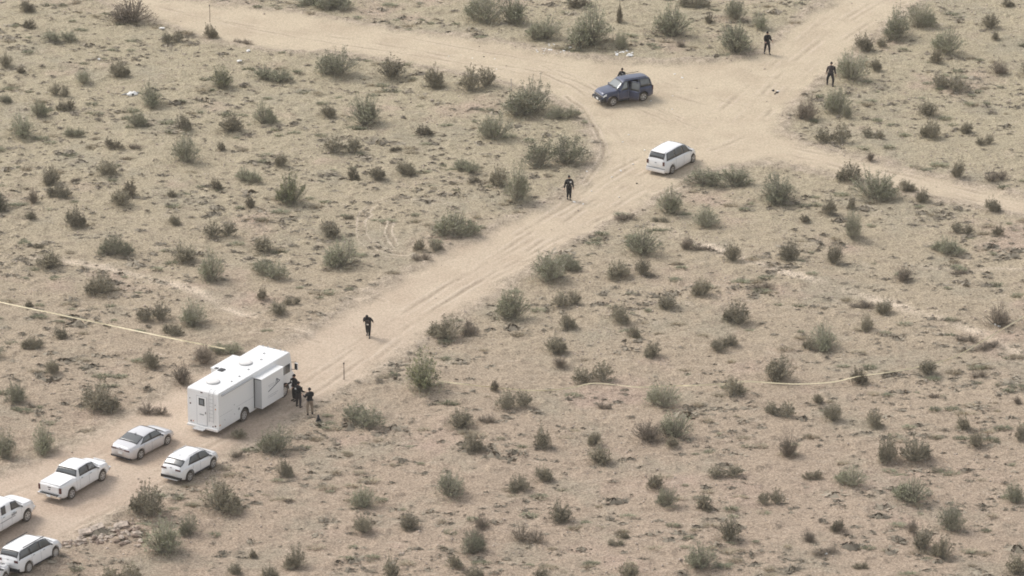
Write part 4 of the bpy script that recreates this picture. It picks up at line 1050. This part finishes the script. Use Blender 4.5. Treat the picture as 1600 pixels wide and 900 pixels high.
    # roof
    for xx, yy in ((-3.6, .22), (.25, .20)):
        u = empty('air_conditioner', (xx, yy, zt), 0, t)
        bm = bmesh.new(); add_lathe(bm, [(.46, 0), (.46, .05), (.43, .11), (.34, .14), (.02, .145)], 28, axis='Z')
        bm_obj('shroud', bm, W, u)
        bm = bmesh.new(); add_lathe(bm, [(.475, .015), (.475, .05)], 28, axis='Z'); bm_obj('base_ring', bm, M['grey'], u)
    box('roof_vent', (-1.6, .90, zt + .03), (.44, .40, .06), M['trim'], t, .02)
    box('roof_vent', (1.3, -.35, zt + .03), (.14, .14, .06), M['lgrey'], t, .02); box('roof_vent', (-.6, -.6, zt + .03), (.12, .12, .05), M['grey'], t, .02)
    box('roof_vent', (-1.9, -.75, zt + .03), (.12, .12, .05), M['grey'], t, .02); box('roof_vent', (2.3, .1, zt + .03), (.16, .14, .05), M['lgrey'], t, .02)
    box('roof_vent', (-2.9, -.8, zt + .03), (.10, .10, .05), M['grey'], t, .02)
    for y in (-.9, -.5, 0, .5, .9): box('clearance_light', (3.40, y, zt + .02), (.10, .12, .05), M['grey'], t, .01)
    # cab
    box('windscreen', (3.725, 0, 2.06), (.02, 2.20, .84), M['glass'], t, .008, Euler((0, -.150, 0)))
    for sd in (1, -1):
        box('cab_window', (3.12, sd * (HW + .004), 1.98), (.62, .016, .62), M['glass'], t, .006)
        box('cab_window', (2.70, sd * (HW + .004), 1.98), (.12, .016, .62), M['glass'], t, .004)
        mm = empty('wing_mirror', (3.72, sd * (HW + .22), 2.02), 0, t)
        box('mirror_head', (0, sd * .10, 0), (.12, .24, .50), W, mm, .03); box('mirror_back', (-.066, sd * .10, 0), (.01, .2, .44), M['trim'], mm)
        bm = bmesh.new(); add_tube(bm, [(-.15, -sd * .25, .3), (.05, sd * .08, .28)], .02, 6); add_tube(bm, [(-.15, -sd * .25, -.25), (.05, sd * .08, -.25)], .02, 6); bm_obj('mirror_arm', bm, M['trim'], mm)
        box('headlight', (4.05, sd * .92, .92), (.05, .32, .22), M['lamp'], t, .02)
    box('grille', (4.05, 0, .95), (.05, 1.2, .34), M['trim'], t, .02)
    box('front_bumper', (4.06, 0, .56), (.2, 2.4, .22), W, t, .05)
command_bus()

# ------------------------------------------------------------------ people
def person(px, py, label, heading, height_=1.80, top='black_cloth', legs='black_cloth', cap=True, stride=.0, lean=0.0, armL=(0.12, 0.0), armR=(0.12, 0.0), head_pitch=0.0, bend=0.0, badge=None, vest=None, pos=None, elbow=(.15, .15), group='people in dark clothing about the scene', footw=.10):
    """one continuous skinned body; x forward, y left"""
    g = pos if pos is not None else gat(px, py)
    root = empty('person', g, heading); k = height_ / 1.8
    tag(root, label, 'person', group)
    lm = Matrix.Rotation(lean, 3, 'Y'); bd = Matrix.Rotation(bend, 3, 'Y')
    hipz = .93
    def up(v): v = Vector(v); return lm @ (Vector((0, 0, hipz)) + bd @ (v - Vector((0, 0, hipz)))) if True else v
    V_, E_, R_ = [], [], []
    def vert(p, r, parent=None):
        r = (r[0] * 1.26, r[1] * 1.34) if isinstance(r, tuple) else r * 1.42
        V_.append(Vector(p)); R_.append(r if isinstance(r, tuple) else (r, r))
        if parent is not None: E_.append((parent, len(V_) - 1))
        return len(V_) - 1
    pel = vert(up((0, 0, .95)), (.155, .125)); ws = vert(up((0, 0, 1.10)), (.145, .115), pel); ch = vert(up((.01, 0, 1.28)), (.175, .125), ws)
    sh = vert(up((0, 0, 1.42)), (.14, .10), ch); nk = vert(up((.01, 0, 1.52)), .058, sh)
    hands = []
    for sd, (fw, outw), el in ((1, armL, elbow[0]), (-1, armR, elbow[1])):
        s0 = Vector((0, sd * .19, 1.42)); a = vert(up(s0), .075, sh)
        d = Vector((math.sin(fw), sd * math.sin(outw + .10), -math.cos(fw))).normalized(); e0 = s0 + d * .29; b = vert(up(e0), .052, a)
        d2 = Vector((math.sin(fw + el), sd * math.sin(outw * .6 + .02), -math.cos(fw + el))).normalized(); w0 = e0 + d2 * .26
        c = vert(up(w0), .034, b); hands.append((up(w0), (up(w0 + d2 * .1) - up(w0)).normalized(), sd))
    feet = []
    for sd, st in ((1, stride), (-1, -stride)):
        h0 = vert(up((0, sd * .10, .90)), (.10, .10), pel)
        kn = Vector((math.sin(st) * .45 + .03, sd * footw * 1.05, .50)); h1 = vert(kn, .066, h0)
        an = Vector((math.sin(st) * .85 - (.06 if st < 0 else 0), sd * footw * 1.1, .10 + (.03 if st < 0 else 0))); h2 = vert(an, .046, h1)
        feet.append((an, sd))
    me = bpy.data.meshes.new('body'); me.from_pydata([tuple(v) for v in V_], E_, [])
    tmp = bpy.data.objects.new('tmp', me); C.objects.link(tmp)
    m = tmp.modifiers.new('s', 'SKIN'); ly = me.skin_vertices[0].data if me.skin_vertices else None
    if ly is None:
        bmx = bmesh.new(); bmx.from_mesh(me); bmx.verts.layers.skin.verify(); bmx.to_mesh(me); bmx.free(); ly = me.skin_vertices[0].data
    for i, r in enumerate(R_): ly[i].radius = r
    ly[0].use_root = True
    tmp.modifiers.new('sub', 'SUBSURF').levels = 1
    dg = bpy.context.evaluated_depsgraph_get(); dg.update()
    ev = bpy.data.meshes.new_from_object(tmp.evaluated_get(dg)); bpy.data.objects.remove(tmp)
    bm = bmesh.new(); bm.from_mesh(ev); bpy.data.meshes.remove(ev)
    for f in bm.faces:
        c = f.calc_center_median(); hz = (bd.inverted() @ (lm.inverted() @ c - Vector((0, 0, hipz)))).z + hipz
        f.material_index = 1 if hz < .97 and not any((c - h[0]).length < .30 and abs(c.y) > .17 for h in hands) else (2 if hz > 1.53 and abs(c.y) < .07 else 0)
    # head with face
    hd = up((.02, 0, 1.66)); hr = Matrix.Rotation(head_pitch + bend * .9 + lean, 3, 'Y')
    n0 = len(bm.verts); r = bmesh.ops.create_uvsphere(bm, u_segments=14, v_segments=10, radius=1.0)
    for v in r['verts']:
        p = v.co.copy(); jaw = 1 - .18 * max(0, -p.z); q = Vector((p.x * .104 * jaw, p.y * .086 * jaw, p.z * .128)); v.co = hd + hr @ q
    for f in {f for v in r['verts'] for f in v.link_faces}: f.material_index = 2
    def hbox(c, s_, mi): 
        vs = add_box(bm, (0, 0, 0), s_, None, 0, mi)
        for v in vs: v.co = hd + hr @ (v.co + Vector(c))
    hbox((.10, 0, -.01), (.03, .022, .04), 2); hbox((.088, 0, -.058), (.02, .045, .01), 2)
    for sd in (1, -1): hbox((0, sd * .08, -.005), (.035, .016, .055), 2); hbox((.086, sd * .032, .015), (.016, .022, .012), 3)
    # hands: palm, four fingers of unequal length, thumb
    for (wp, d, sd) in hands:
        side = Vector((1, 0, 0)) if abs(d.x) < .8 else Vector((0, 0, 1)); side = (side - d * side.dot(d)).normalized(); nrm = d.cross(side)
        add_tube(bm, [wp - d * .01, wp + d * .04, wp + d * .10], [.028, .036, .034], 8, 2)
        for q, ln in enumerate((.070, .082, .078, .060)):
            o = side * (.030 - q * .020); s1 = wp + d * .09 + o
            add_tube(bm, [s1, s1 + d * ln * .5 + nrm * .006 * -sd, s1 + d * ln * .9 + nrm * .028 * -sd], [.0095, .009, .007], 6, 2)
        s1 = wp + d * .03 + side * .028; add_tube(bm, [s1, s1 + d * .03 + side * .026, s1 + d * .065 + side * .03], [.012, .011, .008], 6, 2)
    for (an, sd) in feet:   # boots
        add_tube(bm, [an + Vector((-.05, 0, .02)), an + Vector((-.03, 0, -.06)), an + Vector((.08, sd * .012, -.07)), an + Vector((.18, sd * .02, -.08))], [.050, .052, .046, .030], 8, 3)
    for v in bm.verts: v.co *= k
    bm_obj('body', bm, [M[top], M[legs], M['skin'], M['shoe']], root, True)
    # hair or cap
    bm = bmesh.new(); r = bmesh.ops.create_uvsphere(bm, u_segments=14, v_segments=8, radius=1.0)
    for v in r['verts']: v.co = (hd + hr @ Vector((v.co.x * .112 - .010, v.co.y * .095, max(v.co.z, -.15) * .125 + .018))) * k
    if cap: 
        vs = add_box(bm, (0, 0, 0), (.07, .11, .012))
        for v in vs: v.co = (hd + hr @ (v.co + Vector((.118, 0, .03)))) * k
    bm_obj('cap' if cap else 'hair', bm, M['black_cloth'] if cap else M['hair'], root, True)
    if vest:
        bm = bmesh.new()
        for x_, w_ in ((.135, .30), (-.13, .32)):
            vs = add_box(bm, (0, 0, 0), (.03, w_, .34), None, .01)
            for v in vs: v.co = up(v.co + Vector((x_, 0, 1.26))) * k
        bm_obj('vest', bm, M[vest], root)
    if badge:
        bm = bmesh.new(); vs = add_box(bm, (0, 0, 0), (.012, .13, .12))
        for v in vs: v.co = up(v.co + Vector(badge)) * k
        bm_obj('printed_patch', bm, M['badge'], root)
    bm = bmesh.new(); vs = add_box(bm, (0, 0, 0), (.30, .38, .05), None, .015)
    for v in vs: v.co = up(v.co + Vector((0, 0, .99))) * k
    bm_obj('belt', bm, M['trim'], root)
    return root
FACE = -math.pi / 2      # towards the camera
HS = 1.96
person(889, 312, 'person in black with a pale chest patch, alone by the junction verge', FACE + .25, HS, badge=(.185, .06, 1.36), vest='greycloth', armL=(.1, .16), armR=(.05, .30), stride=.08, footw=.07)
person(575.5, 526, 'person in black leaning forward and walking down the middle of the dirt road', FACE - .15, HS, bend=.55, head_pitch=.4, stride=.24, armL=(-.35, .15), armR=(-.35, .2), vest='dark_cloth', badge=(.19, .0, 1.04))
person(1198.5, 84.5, 'person in black standing on the upper road with feet apart', FACE + .3, HS, armL=(.4, .05), armR=(.4, .1), elbow=(1.1, .9), stride=.08, footw=.15)
person(1297, 134, 'person in a dark jacket striding through brush beside the upper right road', FACE + 2.75, HS + .02, top='dark_cloth', stride=.16, lean=.10, armL=(.2, .35), armR=(-.1, .42), footw=.24)
person(460.5, 626, 'person in black at the bus nose, furthest back of the three', FACE - .9, HS, armL=(.3, .2), armR=(.3, .2), elbow=(1.0, 1.0), badge=(.185, -.05, 1.34), group='officers talking beside the command bus')
person(466.5, 636, 'person in black at the bus nose, middle of the three, partly in front', FACE + 2.4, HS - .08, top='black_cloth', legs='dark_cloth', armL=(.25, .15), armR=(.25, .2), elbow=(.8, .9), badge=(-.175, .08, 1.32), footw=.14, group='officers talking beside the command bus')
person(484.5, 648, 'person in dark top and khaki trousers, nearest of the three by the bus', FACE + 3.6, HS + .02, top='black_cloth', legs='khaki', armL=(.45, .1), armR=(.45, .1), elbow=(1.2, 1.2), footw=.14, group='officers talking beside the command bus')
person(0, 0, 'person in black behind the dark blue estate, only the head and shoulders showing', FACE - .4, 1.84, pos=gat(972, 140), top='black_cloth', badge=(.15, .06, 1.34), armL=(.4, .1), armR=(.5, .1), elbow=(.9, .9))

# dark traffic-cone shaped marker and a small camera case by the officers
def cone(px, py, label, s=1.0):
    t = empty('marker_cone', gat(px, py)); tag(t, label, 'cone')
    bm = bmesh.new(); add_lathe(bm, [(.15 * s, .04), (.10 * s, .2 * s), (.035 * s, .44 * s), (.02 * s, .45 * s)], 16, axis='Z'); bm_obj('cone_body', bm, M['trim'], t, True)
    box('cone_base', (0, 0, .02), (.36 * s, .36 * s, .04), M['trim'], t, .015)
cone(497.5, 657, 'small dark cone on the dirt, lower right of the officers by the bus')

def stake(px, py, h, label, mat='metal', thick=.03, cap_=False):
    t = empty('marker_stake', gat(px, py)); tag(t, label, 'stake')
    bm = bmesh.new(); add_tube(bm, [(0, 0, -.1), (.01, 0, h * .5), (.0, .02, h)], [thick, thick * .9, thick * .8], 6); bm_obj('post', bm, M[mat], t)
    bm = bmesh.new(); add_lathe(bm, [(thick * 1.9, h - .10), (thick * 2.0, h - .02), (thick * .8, h + .01)], 8, axis='Z'); bm_obj('post_cap', bm, M[mat], t)
stake(537.5, 593, 1.25, 'thin dark post standing on the verge right of the command bus')
stake(328, 34, 1.5, 'thin dark stake rising behind a shrub, upper left', thick=.025)
stake(798.5, 142, 1.0, 'thin pale stake at the upper road edge, left of the estate', 'grey', .02)

# ------------------------------------------------------------------ barrier tape
def tape(pts, label, hts):
    P = []
    for (q, z) in zip(pts, hts):
        g = gat(*q); p = at(q[0], q[1], g.z + z); P.append(p)
    C_ = []
    Q = [P[0]] + P + [P[-1]]
    for i in range(1, len(Q) - 2):
        n = 14
        for k in range(n):
            t = k / n; a, b, c, d = Q[i - 1], Q[i], Q[i + 1], Q[i + 2]
            C_.append(.5 * ((2 * b) + (-a + c) * t + (2 * a - 5 * b + 4 * c - d) * t * t + (-a + 3 * b - 3 * c + d) * t ** 3))
    C_.append(Q[-2]); bm = bmesh.new(); rows = []; r = random.Random(len(pts)); tw = 0
    for i, p in enumerate(C_):
        d = (C_[min(i + 1, len(C_) - 1)] - C_[max(i - 1, 0)]).normalized(); tw += r.gauss(0, .16); tw *= .95
        u = d.orthogonal(); u = Vector((0, 0, 1)) - d * d.z; u.normalize(); u = Matrix.Rotation(tw - .75, 3, d) @ u; nn = d.cross(u)
        rows.append([bm.verts.new(p + u * a + nn * b) for a, b in ((-.042, -.002), (.042, -.002), (.042, .002), (-.042, .002))])
    for i in range(len(rows) - 1):
        for k in range(4): bm.faces.new((rows[i][k], rows[i][(k + 1) % 4], rows[i + 1][(k + 1) % 4], rows[i + 1][k]))
    bm.faces.new(rows[0][::-1]); bm.faces.new(rows[-1])
    tag(bm_obj('barrier_tape', bm, M['tape']), label, 'tape', 'yellow barrier tape strung round the scene')
tape([(-60, 457), (0, 472), (90, 491), (180, 510), (270, 529), (352, 545)], 'yellow barrier tape running straight from the left edge to behind the command bus', [.9, .85, .75, .7, .75, .9])
tape([(644, 588), (668, 592), (705, 598), (760, 604), (830, 610), (885, 607), (925, 599), (960, 601), (1000, 605), (1050, 603), (1090, 602), (1140, 599), (1168, 596), (1240, 600), (1300, 597), (1342, 588), (1400, 580), (1450, 570), (1495, 556), (1550, 524), (1600, 495), (1660, 462)],
     'yellow barrier tape sagging between shrubs across the lower right scrub', [.7, .6, .35, .3, .45, .6, .75, .5, .3, .35, .55, .4, .55, .3, .3, .55, .35, .6, .5, .6, .8, .9])

# ------------------------------------------------------------------ litter, rocks
def lump(r, s, flat=.6):
    bm = bmesh.new(); bmesh.ops.create_icosphere(bm, subdivisions=1, radius=.5)
    for v in bm.verts: v.co = Vector((v.co.x * s * r.uniform(.7, 1.2), v.co.y * s * r.uniform(.6, 1.0), v.co.z * s * flat * r.uniform(.6, 1.1)))
    return bm
def mesh_of(bm, name, mat):
    me = bpy.data.meshes.new(name); bm.to_mesh(me); bm.free(); me.materials.append(M[mat]); return me
rl = random.Random(21)
LUMPS = [mesh_of(lump(rl, 1.0, .6), 'scrap', 'litter') for _ in range(5)]
def scatter(name, meshes, spots, label, cat, group):
    for (px, py, s) in spots:
        p = gat(px, py); o = bpy.data.objects.new(name, rl.choice(meshes)); C.objects.link(o)
        o.location = (p.x, p.y, p.z + s * .12); o.rotation_euler = (rl.uniform(-.3, .3), rl.uniform(-.3, .3), rl.uniform(0, 6.28)); o.scale = (s * rl.uniform(.8, 1.4), s, s * rl.uniform(.6, 1))
        tag(o, label if isinstance(label, str) else label[spots.index((px, py, s))], cat, group)
scatter('litter_scrap', LUMPS, [(962 + rl.uniform(0, 28), 80 + rl.uniform(0, 8), rl.uniform(.18, .36)) for _ in range(22)], 'white scrap in the dense litter pile above the dark blue estate', 'litter', 'white litter pile above the dark blue estate')
scatter('litter_scrap', LUMPS, [(838 + rl.uniform(0, 55), 68 + rl.uniform(0, 16), rl.uniform(.10, .22)) for _ in range(30)], 'white scrap in the loose litter on the verge, upper left of the estate', 'litter', 'white litter strewn along the top road verge')
scatter('litter_scrap', LUMPS, [(701, 88, .14), (738, 91, .13), (773, 92, .15), (776, 108, .13), (720, 86, .10)], ['white scrap on the upper left road, leftmost but one of five', 'white scrap on the upper left road, middle of five', 'white scrap on the upper left road, rightmost of five near the top',
 'white scrap on the lower edge of the upper left road, above a shrub', 'tiny white scrap on the upper left road beside the leftmost one'], 'litter', 'white scraps on the upper left road')
scatter('litter_scrap', LUMPS, [(989, 257, .24), (970, 267, .20), (956, 277, .22), (924, 299, .20), (897, 316, .24), (911, 319, .16), (967, 308, .15), (1007, 235, .20), (982, 211, .18), (973, 222, .15), (917, 268, .15)], ['large pale scrap lying nearest the lower left wheel of the minivan', 'pale scrap a step down the road from the one nearest the minivan',
 'pale scrap third down the road in the line left of the minivan', 'pale scrap midway along the ruts between the minivan and the junction officer', 'large pale scrap at the feet of the junction officer',
 'tiny pale scrap just right of the junction officer, in the ruts', 'tiny dull scrap on the near edge of the ruts, left of the minivan', 'pale scrap on the dirt just above and left of the minivan roof',
 'pale scrap on bare dirt halfway between the estate and the minivan', 'tiny pale scrap on the dirt below the estate front wheel', 'tiny pale scrap on the left verge above the junction officer'], 'litter', 'pale scraps on the dirt left of the minivan')
scatter('litter_scrap', LUMPS, [(1017, 158, .2), (1054, 116, .2), (1066, 122, .26), (1051, 150, .18), (1050, 171, .16), (1216, 143, .26)], ['pale scrap beside the open rear door of the dark blue estate', 'pale scrap on the dirt just above the estate tail', 'large pale scrap on the dirt, upper right of the estate',
 'pale scrap level with the estate rear bumper, to its right', 'tiny pale scrap on the dirt lower right of the estate', 'pale scrap lying among the small black objects on the upper road'], 'litter', 'pale scraps right of the dark blue estate')
scatter('litter_scrap', LUMPS, [(1557, 508, .42), (1561, 510, .3)], ['larger white scrap beside a dry shrub and the tape, far right', 'smaller white scrap beside a dry shrub and the tape, far right'], 'litter', 'white scraps by the tape at far right')
scatter('litter_scrap', LUMPS, [(253, 45, .55), (388, 80, .45), (374, 96, .5), (1291, 866, .3), (155, 93, .3), (600, 653, .25)], ['large pale stone on the ground left of the marker stake, upper left', 'pale stone below the marker stake in the upper left scrub', 'second pale stone below the marker stake, slightly further left',
 'pale stone among pebbles at the bottom edge, lower right', 'pale stone in the tufts left of the dumped bag', 'pale stone on the verge below the thin post by the bus'], 'stone', 'pale stones among the shrubs')
DL = [mesh_of(lump(rl, 1.0, .6), 'scrap', 'black_cloth') for _ in range(3)]
scatter('dark_scrap', DL, [(1208, 142, .30), (1214, 145, .34), (1211, 147, .18)], ['left one of three small black objects right of the crossing', 'large right one of three black objects right of the crossing', 'tiny middle one of three black objects right of the crossing'], 'debris', 'small black objects right of the crossing')
scatter('dark_scrap', DL, [(995, 287, .22), (968, 309, .14), (822, 48, .28), (749, 73, .16), (756, 89, .18)], ['small black scrap on the ruts lower left of the minivan', 'tiny black scrap on the ruts right of the junction officer', 'black scrap among brush and litter on the top road verge', 'tiny black scrap on the upper left road', 'tiny black scrap on the upper left road, a step below another'], 'debris', 'small black scraps on the dirt')
def dumped_bag():
    g = gat(207, 148); t = empty('dumped_bag', g, .3); tag(t, 'white dumped bag with a dark opening lying left of a grey-green shrub', 'bag')
    r = random.Random(5); bm = bmesh.new(); bmesh.ops.create_icosphere(bm, subdivisions=3, radius=.5)
    for v in bm.verts:
        n = math.sin(v.co.x * 9) * math.cos(v.co.y * 11) * .05 + r.gauss(0, .008); v.co = Vector((v.co.x * (1.05 + n), v.co.y * (.7 + n), max(v.co.z, -.2) * (.42 + n * 5) + .06)) * .85
    bm_obj('bag_body', bm, M['litter'], t, True)
    bm = bmesh.new(); add_lathe(bm, [(.07, 0), (.10, .05), (.06, .10)], 12, c=(-.02, -.30, .10)); bm_obj('bag_opening', bm, M['trim'], t)
    bm = bmesh.new(); add_tube(bm, [(-.4, .1, .1), (-.7, .18, .05), (-.95, .1, .02)], [.07, .05, .01], 6); add_tube(bm, [(.4, .1, .15), (.65, -.05, .08)], [.08, .02], 6); bm_obj('bag_end', bm, M['grey'], t)
dumped_bag()
RK = [mesh_of(lump(rl, 1.0, .7), 'rock', m) for m in ('rock', 'rock', 'rockd', 'rock')]
rocks = []
for _ in range(110):
    u = rl.random(); rocks.append((100 + u * 118 + rl.gauss(0, 4), 852 - u * 22 + rl.gauss(0, 8) * (.3 + u), rl.uniform(.22, .62) * (.6 + .5 * u)))
scatter('rock', RK, rocks, 'pale angular rock in the rubble heap right of the roof-railed suv', 'rock', 'rocks of the rubble heap beside the road')
def slab(px, py, sx, sy, rz, lab_):
    g = gat(px, py); bm = bmesh.new(); r = random.Random(px)
    add_box(bm, (0, 0, 0), (sx, sy, .16), None, .03)
    for v in bm.verts: v.co += Vector((r.gauss(0, .04), r.gauss(0, .03), r.gauss(0, .02)))
    o = bm_obj('flat_rock', bm, M['rock']); o.location = g + Vector((0, 0, .16)); o.rotation_euler = (.25, -.12, rz); tag(o, lab_, 'rock')
slab(133, 834, .8, .5, .3, 'pale flat rock at the left end of the rubble heap')
slab(152, 828, .9, .45, .6, 'flat rock tilted on the upper edge of the rubble heap')
slab(190, 824, .9, .45, .2, 'long flat rock on the right end of the rubble heap')
# loose stones on the gravelly ground, past counting
def pebbles(n):
    X = NPR.uniform(-46, 46, n * 4); Y = NPR.uniform(-52, 70, n * 4); d = fbm(X * .16, Y * .16, 3, 71); sd_ = road_sd(X, Y)
    k = (NPR.uniform(0, 1, len(X)) < np.clip((d - .45) * 5, .03, 1)) & ((sd_ < .2) | (NPR.uniform(0, 1, len(X)) < .05)); X = X[k][:n]; Y = Y[k][:n]; Z = height(X, Y)
    base = np.array([(1, 0, 0), (-.4, .8, 0), (-.5, -.8, 0), (.1, 0, .8), (0, .1, -.5)]); fc = np.array([(0, 1, 3), (1, 2, 3), (2, 0, 3), (1, 0, 4), (2, 1, 4), (0, 2, 4)])
    S = .035 + np.abs(NPR.normal(0, .045, len(X))); A = NPR.uniform(0, 6.28, len(X))
    b = base[None] * S[:, None, None]; x = b[..., 0] * np.cos(A)[:, None] - b[..., 1] * np.sin(A)[:, None] + X[:, None]; y = b[..., 0] * np.sin(A)[:, None] + b[..., 1] * np.cos(A)[:, None] + Y[:, None]
    z = b[..., 2] + Z[:, None] + .01; VV = np.stack([x, y, z], -1).reshape(-1, 3); FF = (fc[None] + 5 * np.arange(len(X))[:, None, None]).reshape(-1, 3).astype(np.int32)
    me = bpy.data.meshes.new('loose_stones'); me.vertices.add(len(VV)); me.vertices.foreach_set('co', VV.ravel()); me.loops.add(FF.size); me.loops.foreach_set('vertex_index', FF.ravel())
    me.polygons.add(len(FF)); me.polygons.foreach_set('loop_start', np.arange(0, FF.size, 3, dtype=np.int32)); me.polygons.foreach_set('loop_total', np.full(len(FF), 3, dtype=np.int32)); me.update(calc_edges=True)
    me.materials.append(M['rock']); o = bpy.data.objects.new('loose_stones', me); C.objects.link(o); tag(o, 'small pale stones scattered over the gravelly desert ground', 'stones', kind='stuff')
pebbles(9000)

# ------------------------------------------------------------------ thin desert dust haze between the camera and the ground
def haze():
    m = bpy.data.materials.new('dust_haze'); m.use_nodes = True; t = m.node_tree; t.nodes.clear()
    o = t.nodes.new('ShaderNodeOutputMaterial'); v = t.nodes.new('ShaderNodeVolumePrincipled')
    v.inputs['Color'].default_value = (.93, .88, .80, 1); v.inputs['Density'].default_value = .00011
    t.links.new(v.outputs[0], o.inputs['Volume'])
    R_ = max(abs(ax[0]), abs(ax[-1]), abs(ay[0]), abs(ay[-1])) + 50; lo = float(ZZ.min()) - 1.0; hi = CAM_H + 4
    bm = bmesh.new(); add_box(bm, (0, 0, (lo + hi) / 2), (2 * R_, 2 * R_, hi - lo))
    tag(bm_obj('haze', bm, m), 'thin pale dust haze filling the air over the desert', 'haze', kind='stuff')
haze()
